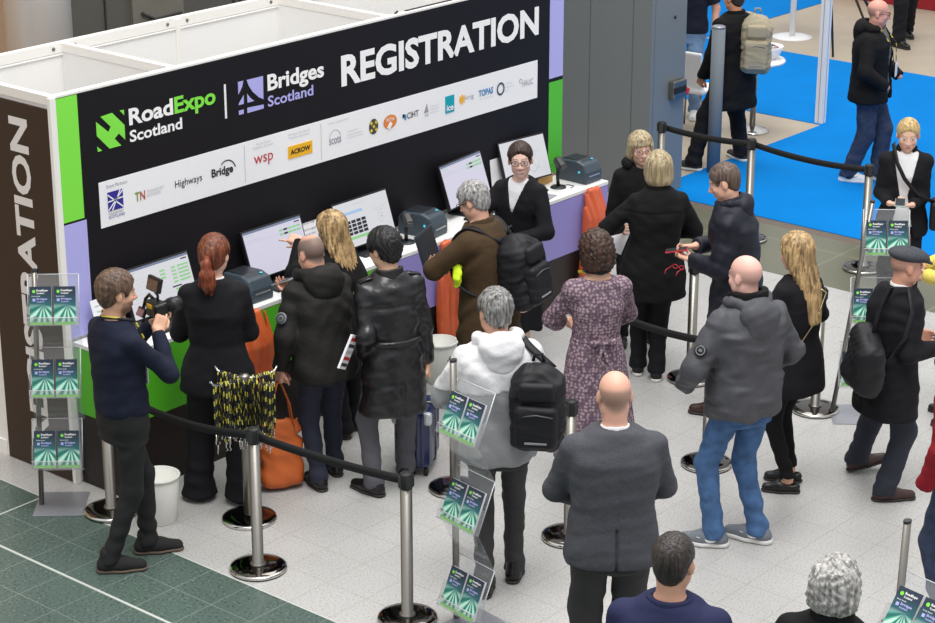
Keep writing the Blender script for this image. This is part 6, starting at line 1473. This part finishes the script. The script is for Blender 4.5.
# ------------------------------------------------------------------ brochure stands
def acrylic():
    m = bpy.data.materials.new('clear_acrylic'); m.use_nodes = True; nt = m.node_tree; nt.nodes.clear(); L = nt.links.new
    o = nt.nodes.new('ShaderNodeOutputMaterial'); t = nt.nodes.new('ShaderNodeBsdfTransparent'); t.inputs[0].default_value = (0.965, 0.97, 0.975, 1)
    g = nt.nodes.new('ShaderNodeBsdfGlossy'); g.inputs['Roughness'].default_value = 0.06; lw = nt.nodes.new('ShaderNodeLayerWeight'); lw.inputs[0].default_value = 0.5; pw = nt.nodes.new('ShaderNodeMath'); pw.operation = 'POWER'; pw.inputs[1].default_value = 5.0; L(lw.outputs['Facing'], pw.inputs[0]); fr = nt.nodes.new('ShaderNodeMath'); fr.operation = 'MULTIPLY_ADD'; fr.inputs[1].default_value = 0.5; fr.inputs[2].default_value = 0.05; L(pw.outputs[0], fr.inputs[0])
    d = nt.nodes.new('ShaderNodeBsdfDiffuse'); d.inputs[0].default_value = (0.8, 0.82, 0.84, 1); m1_ = nt.nodes.new('ShaderNodeMixShader'); m1_.inputs[0].default_value = 0.07; L(t.outputs[0], m1_.inputs[1]); L(d.outputs[0], m1_.inputs[2])
    mx = nt.nodes.new('ShaderNodeMixShader'); L(fr.outputs[0], mx.inputs[0]); L(m1_.outputs[0], mx.inputs[1]); L(g.outputs[0], mx.inputs[2]); L(mx.outputs[0], o.inputs[0]); return m
M_acr = acrylic(); M_edge = mat('polished_acrylic_edge', (206, 210, 214), 0.2); M_plate = mat('silver_plate', (162, 164, 172), 0.4, metal=0.5)
def cover_mat():
    m, nt, p = nodes('brochure_cover'); L = nt.links.new; tc = nt.nodes.new('ShaderNodeTexCoord'); sp = nt.nodes.new('ShaderNodeSeparateXYZ'); L(tc.outputs['Generated'], sp.inputs[0])
    def M_(op, a, b=None, c=None):
        n = nt.nodes.new('ShaderNodeMath'); n.operation = op
        for i, v in enumerate((a, b, c)):
            if v is None: continue
            if isinstance(v, (int, float)): n.inputs[i].default_value = v
            else: L(v, n.inputs[i])
        return n.outputs[0]
    x, z = sp.outputs[0], sp.outputs[2]
    dx = M_('SUBTRACT', x, 0.62); dz = M_('SUBTRACT', z, 0.52); an = M_('ARCTAN2', dx, M_('MULTIPLY', dz, -1.0))
    rays = M_('SINE', M_('MULTIPLY', an, 11.0)); rays = M_('MULTIPLY_ADD', rays, 0.5, 0.5)
    below = nt.nodes.new('ShaderNodeMapRange'); below.inputs[1].default_value = 0.56; below.inputs[2].default_value = 0.36; L(z, below.inputs[0])
    r = nt.nodes.new('ShaderNodeValToRGB'); e = r.color_ramp.elements; e[0].color = lin((34, 118, 108)); e[0].position = 0.1; e[1].color = lin((104, 200, 164)); e[1].position = 0.5; q = e.new(0.9); q.color = lin((206, 240, 224)); L(rays, r.inputs[0])
    t = nt.nodes.new('ShaderNodeValToRGB'); e = t.color_ramp.elements; e[0].color = lin((40, 108, 116)); e[0].position = 0.45; e[1].color = lin((42, 56, 74)); e[1].position = 0.85; L(z, t.inputs[0])
    mx = nt.nodes.new('ShaderNodeMix'); mx.data_type = 'RGBA'; L(below.outputs[0], mx.inputs[0]); L(t.outputs[0], mx.inputs[6]); L(r.outputs[0], mx.inputs[7])
    gb = nt.nodes.new('ShaderNodeMath'); gb.operation = 'LESS_THAN'; gb.inputs[1].default_value = 0.07; L(z, gb.inputs[0])
    m2 = nt.nodes.new('ShaderNodeMix'); m2.data_type = 'RGBA'; L(gb.outputs[0], m2.inputs[0]); L(mx.outputs[2], m2.inputs[6]); m2.inputs[7].default_value = lin((120, 206, 60)); L(m2.outputs[2], p.inputs['Base Color'])
    p.inputs['Roughness'].default_value = 0.35; return m
M_cov = cover_mat()
def make_brochure(n=4):
    r = empty('brochure'); w, h = 0.128, 0.225
    MB().box((0, 0.004*n/2+0.001, h/2), (w-0.002, 0.004*n, h-0.003)).build('pages', M_paper, r); MB().box((0, 0, h/2), (w, 0.0025, h)).build('cover', M_cov, r)
    mb = MB(); f = lambda u, v: (u, -0.0022, v)
    text_into(mb, 'RoadExpo', (-0.022, 0.193, 0.045, 0.208), f, 0.03); text_into(mb, 'Scotland', (-0.022, 0.181, 0.022, 0.191), f, 0.02); text_into(mb, 'Bridges', (-0.022, 0.143, 0.040, 0.158), f, 0.03, 1); text_into(mb, 'Scotland', (-0.022, 0.131, 0.022, 0.141), f, 0.02, 1); text_into(mb, 'Event Guide', (-0.05, 0.165, 0.0, 0.171), f, 0.01)
    arc_pts = [(-0.038+0.010*math.cos(a), 0.196+0.010*math.sin(a)) for a in np.linspace(0, 6.28, 9)[:-1]]; mb.prism(arc_pts, lambda u, v, w_: (u, -0.0022+w_, v), 0.0005, 2)
    mb.box((-0.038, -0.002, 0.146), (0.016, 0.0006, 0.016), mi=3); mb.build('cover_print', [M_ink, M_lilac, M_green, M_lilac], r); return r
BRO = [None]
def put_brochure(M, label, k):
    if BRO[0] is None: BRO[0] = make_brochure(); o = BRO[0]
    else: o = copy_tree(BRO[0])
    o.matrix_world = M; tag(o, label, 'brochure', 'event brochures on the acrylic stands')
def stand(name_lbl, loc, rz, pockets, where, lean=0.05, px_=-0.16, plate=(0.30, 0.34), tilt=0.30, steps=('top', 'middle', 'bottom'), hdr=True, only=None, ph=1.52, lx=0.0):
    r = empty('brochure_stand', (loc[0], loc[1], 0), rz); tag(r, name_lbl, 'brochure stand', 'brochure stands')
    MB().box((0, 0, 0.004), (plate[0], plate[1], 0.008)).build('base_plate', M_plate, r, bevel=0.002)
    MB().tube([(px_, 0.0, 0.006), (px_+lx, -lean, ph)], 0.021, 16, flat=(1, 0.75)).build('post', M_satin, r)
    MB().tube([(px_+lx, -lean*1.0, ph-0.002), (px_+lx, -lean, ph+0.010)], 0.022, 16, flat=(1, 0.75)).build('post_cap', M_dk, r)
    Mw = Matrix.Translation((loc[0], loc[1], 0)) @ Matrix.Rotation(rz, 4, 'Z'); w = 0.30; t = 0.005; n = 0
    yb = 0.10
    zs = list(pockets)
    for i, z in enumerate(zs):
        a = MB(); R = rotm(tilt); up = R @ np.array((0, 0, 1.0)); f0 = np.array((lx*z/ph, yb, z))                  # front bottom edge; panel leans back (towards -y)
        Hh = 0.30; a.box(f0+up*Hh/2, (w, t, Hh), R=R); fw = R @ np.array((0, 1.0, 0))
        a.box(f0+fw*0.022, (w, 0.05, t), R=R); a.box(f0+fw*0.045+up*0.022, (w, t, 0.045), R=R)
        for sx_ in (-1, 1): a.box(f0+np.array((sx_*w/2, 0, 0))+up*0.07+fw*0.02, (0.004, 0.045, 0.14), R=R)
        po = a.build('pocket', M_acr, r)
        ed = MB()
        for sx_ in (-1, 1): ed.tube([f0+np.array((sx_*w/2, 0, 0)), f0+np.array((sx_*w/2, 0, 0))+up*Hh], 0.003, 6)
        ed.tube([f0+fw*0.045+up*0.045-np.array((w/2, 0, 0)), f0+fw*0.045+up*0.045+np.array((w/2, 0, 0))], 0.003, 6); ed.tube([f0+up*Hh-np.array((w/2, 0, 0)), f0+up*Hh+np.array((w/2, 0, 0))], 0.0025, 6)
        ed.build('edge', M_edge, po)
        nz = zs[i+1] if i+1 < len(zs) else z-0.34
        if i+1 < len(zs) or True:
            top2 = np.array((lx*z/ph, yb-math.sin(tilt)*Hh, nz+math.cos(tilt)*Hh)); v = f0-top2; L = np.linalg.norm(v)
            if nz > -0.3: 
                m_ = (f0+top2)/2; ang = math.atan2(-(v[1]), v[2]); 
                if top2[2] > 0.05: MB().box(m_, (w, t, L), R=rotm(ang)).build('link_panel', M_acr, r)
        MB().box((px_+lx*z/ph-0.015, (-lean*z/ph+yb-0.03)/2, z+0.05), (0.02, abs(yb)+0.05, 0.02)).build('bracket', M_satin, r)
        for j, sx_ in enumerate((-1, 1)):
            if only and (i, j) not in only: continue
            c = f0+fw*0.030+up*0.004+np.array((sx_*0.071, 0, 0))
            # brochure faces +y of the stand: turn its front (-y) round
            Rb = Matrix(((-1, 0, 0), (0, -1, 0), (0, 0, 1))); B = Matrix.Rotation(tilt, 3, 'X') @ Rb
            Ml = Matrix.Translation(c) @ B.to_4x4(); put_brochure(Mw @ Ml, '%s brochure in the %s pocket of the %s' % (('left', 'right')[1-j], steps[i], where), n); n += 1
    return r
def facing(phi): return heading(phi)
s1c = (G(33, 518)[:2]+G(80, 515)[:2])/2+F2[:2]*0.17
stand('clear brochure stand on a silver plate beside the brown banner', s1c+R2[:2]*0.0, facing(178), (1.21, 0.75, 0.29), 'stand beside the brown banner', px_=0.12, lean=-0.02, lx=-0.06)
stand('large clear brochure rack in front of the white and grey jacket', (0.16, -3.12), facing(229.7), (1.14, 0.64, 0.12), 'rack before the white and grey jacket', px_=0.145, lean=-0.02, tilt=0.40)
stand('clear brochure stand on a silver plate behind the flat cap', (4.11, -3.14), facing(182), (1.17, 0.70, 0.25), 'stand behind the flat cap', px_=0.14, lean=-0.05, lx=-0.17)
stand('clear brochure stand cut off by the bottom right corner', (-0.10, -5.90), facing(229.7), (1.03, 0.58, 0.14), 'stand in the bottom right corner', px_=0.155, tilt=0.62, only={(0, 0), (0, 1)})

# ------------------------------------------------------------------ far hall
M_pole = mat('blue_grey_paint', (122, 130, 136), 0.75, spec=0.2); M_wh = mat('white_paint', (238, 238, 238), 0.45)
g = G(713, 172); o = empty('steel_post', (g[0], g[1], 0)); tag(o, 'round blue grey steel post in front of the long black coat', 'post')
MB().lathe([(0, 0), (0.062, 0), (0.062, 1.37), (0, 1.37)], n=32).build('shaft', M_pole, o); MB().lathe([(0, 1.37), (0.063, 1.37), (0.063, 1.385), (0.05, 1.392), (0, 1.392)], n=32).build('cap', M_plate, o)
g = G(820, 123); o = empty('shell_post', (g[0], g[1], 0)); tag(o, 'tall square white exhibition post on the blue carpet edge', 'post')
MB().box((0, 0, 1.75), (0.085, 0.085, 3.5)).build('shaft', M_wh, o, bevel=0.006); q = MB()
for d in (0.0,): q.box((-0.043, d, 1.75), (0.002, 0.010, 3.5)); q.box((d, -0.043, 1.75), (0.010, 0.002, 3.5))
q.build('groove', mat('groove_grey', (176, 178, 182), 0.5), o)
g = G(792, 37); o = empty('bistro_table', (g[0], g[1], 0)); tag(o, 'white high table with a round foot at the top edge', 'table')
MB().lathe([(0, 0.02), (0.15, 0.016), (0.24, 0.006), (0.24, 0), (0, 0)], n=40).build('foot', M_wh, o); MB().lathe([(0, 0.02), (0.035, 0.02), (0.035, 1.05), (0, 1.05)], n=20).build('column', M_wh, o); MB().lathe([(0, 1.05), (0.35, 1.05), (0.35, 1.08), (0, 1.08)], n=48).build('tabletop', M_wh, o)
g = G(752, 131); o = empty('round_table', (g[0], g[1], 0)); tag(o, 'small round white table under the bowl of sweets', 'table')
MB().lathe([(0, 0.71), (0.29, 0.71), (0.30, 0.725), (0.29, 0.74), (0, 0.74)], n=48).build('tabletop', M_wh, o); MB().lathe([(0, 0.01), (0.03, 0.01), (0.03, 0.71), (0, 0.71)], n=16).build('column', M_satin, o); MB().lathe([(0, 0.06), (0.05, 0.05), (0.15, 0.025), (0.17, 0.010), (0.17, 0), (0, 0)], n=44).build('foot', M_chrome, o)
bc = np.array((g[0]+R2[0]*0.13, g[1]+R2[1]*0.13, 0.741)); o = empty('bowl', tuple(bc)); tag(o, 'white bowl of wrapped sweets on the small round table', 'bowl')
MB().lathe([(0, 0.0), (0.07, 0.0), (0.12, 0.06), (0.145, 0.13), (0.14, 0.132), (0.11, 0.065), (0.06, 0.015), (0, 0.012)], n=36).build('dish', M_wh, o)
sw = [mat('sweet_plum', (74, 40, 70), 0.3), mat('sweet_red', (170, 40, 48), 0.3), mat('sweet_silver', (190, 192, 200), 0.3)]
swm = [MB().tube([(-0.03, 0, 0), (-0.018, 0, 0), (-0.016, 0, 0), (0.016, 0, 0), (0.018, 0, 0), (0.03, 0, 0)], [0.012, 0.004, 0.012, 0.012, 0.004, 0.012], 8).mesh('sweet', m) for m in sw]
for k in range(22):
    a, rr = random.uniform(0, 6.28), 0.09*math.sqrt(random.random()); s_ = link('sweet', swm[k % 3], None, (bc[0]+rr*math.cos(a), bc[1]+rr*math.sin(a), bc[2]+0.095+random.uniform(0, 0.03)), (random.uniform(-.4, .4), random.uniform(-.4, .4), random.uniform(0, 6)))
    tag(s_, 'wrapped sweet heaped in the white bowl', 'sweet', 'sweets in the white bowl')
g = G(692, 131); o = empty('chair', (g[0], g[1], 0), heading(35)); tag(o, 'white moulded chair between the square pillar and the long black coat', 'chair')
f = Field(0.04); f.add(Bx((0, 0, 0.45), (0.21, 0.20, 0.02), 0.018)); f.add(Bx((0, -0.19, 0.66), (0.20, 0.02, 0.20), 0.018, rotm(0.15))); blob('seat_shell', f, M_wh, o, 0.012)
for a in (-1, 1):
    for b in (-1, 1): MB().tube([(a*0.17, b*0.16, 0.44), (a*0.21, b*0.21, 0.0)], 0.011, 8).build('leg', M_satin, o)
o = empty('camera_tripod', (13.55, 2.85, 0)); tag(o, 'black camera tripod standing on the far beige floor', 'tripod')
for a_ in ((833, 57), (892, 52), (868, 30)):
    g = G(*a_)-np.array((13.55, 2.85, 0)); MB().tube([(0, 0, 1.35), g*0.5+np.array((0, 0, 0.68)), g], [0.022, 0.018, 0.013], 8).build('leg', M_bez, o)
MB().tube([(0, 0, 1.2), (0, 0, 1.55)], 0.02, 10).build('centre_column', M_bez, o); MB().box((0, 0, 1.6), (0.12, 0.16, 0.10)).build('head', M_bez, o, bevel=0.01)

# marks on the trainers
for fg, m_ in ((puffer, M_ink), (carpetman, M_blk)):
    for o in [c for c in fg.root.children if c.name.startswith('trainer')]:
        sd = -1 if o is [c for c in fg.root.children if c.name.startswith('trainer')][0] else 1
        y = fg.fyaw[sd]; R = rotm(0, 0, y); b = np.array((fg.ank[sd][0], fg.ank[sd][1], 0.0))
        for side in (-1, 1):
            mb = MB(); pts = [(-0.045, 0.075), (-0.005, 0.040), (0.02, 0.036), (0.095, 0.066), (0.02, 0.052), (-0.02, 0.058)]
            mb.prism(pts, lambda u, v, w_: b+R @ np.array((side*(0.0515+w_-0.08*max(0, u-0.03)), u, v)), 0.003); mb.build('side_mark', m_, o)
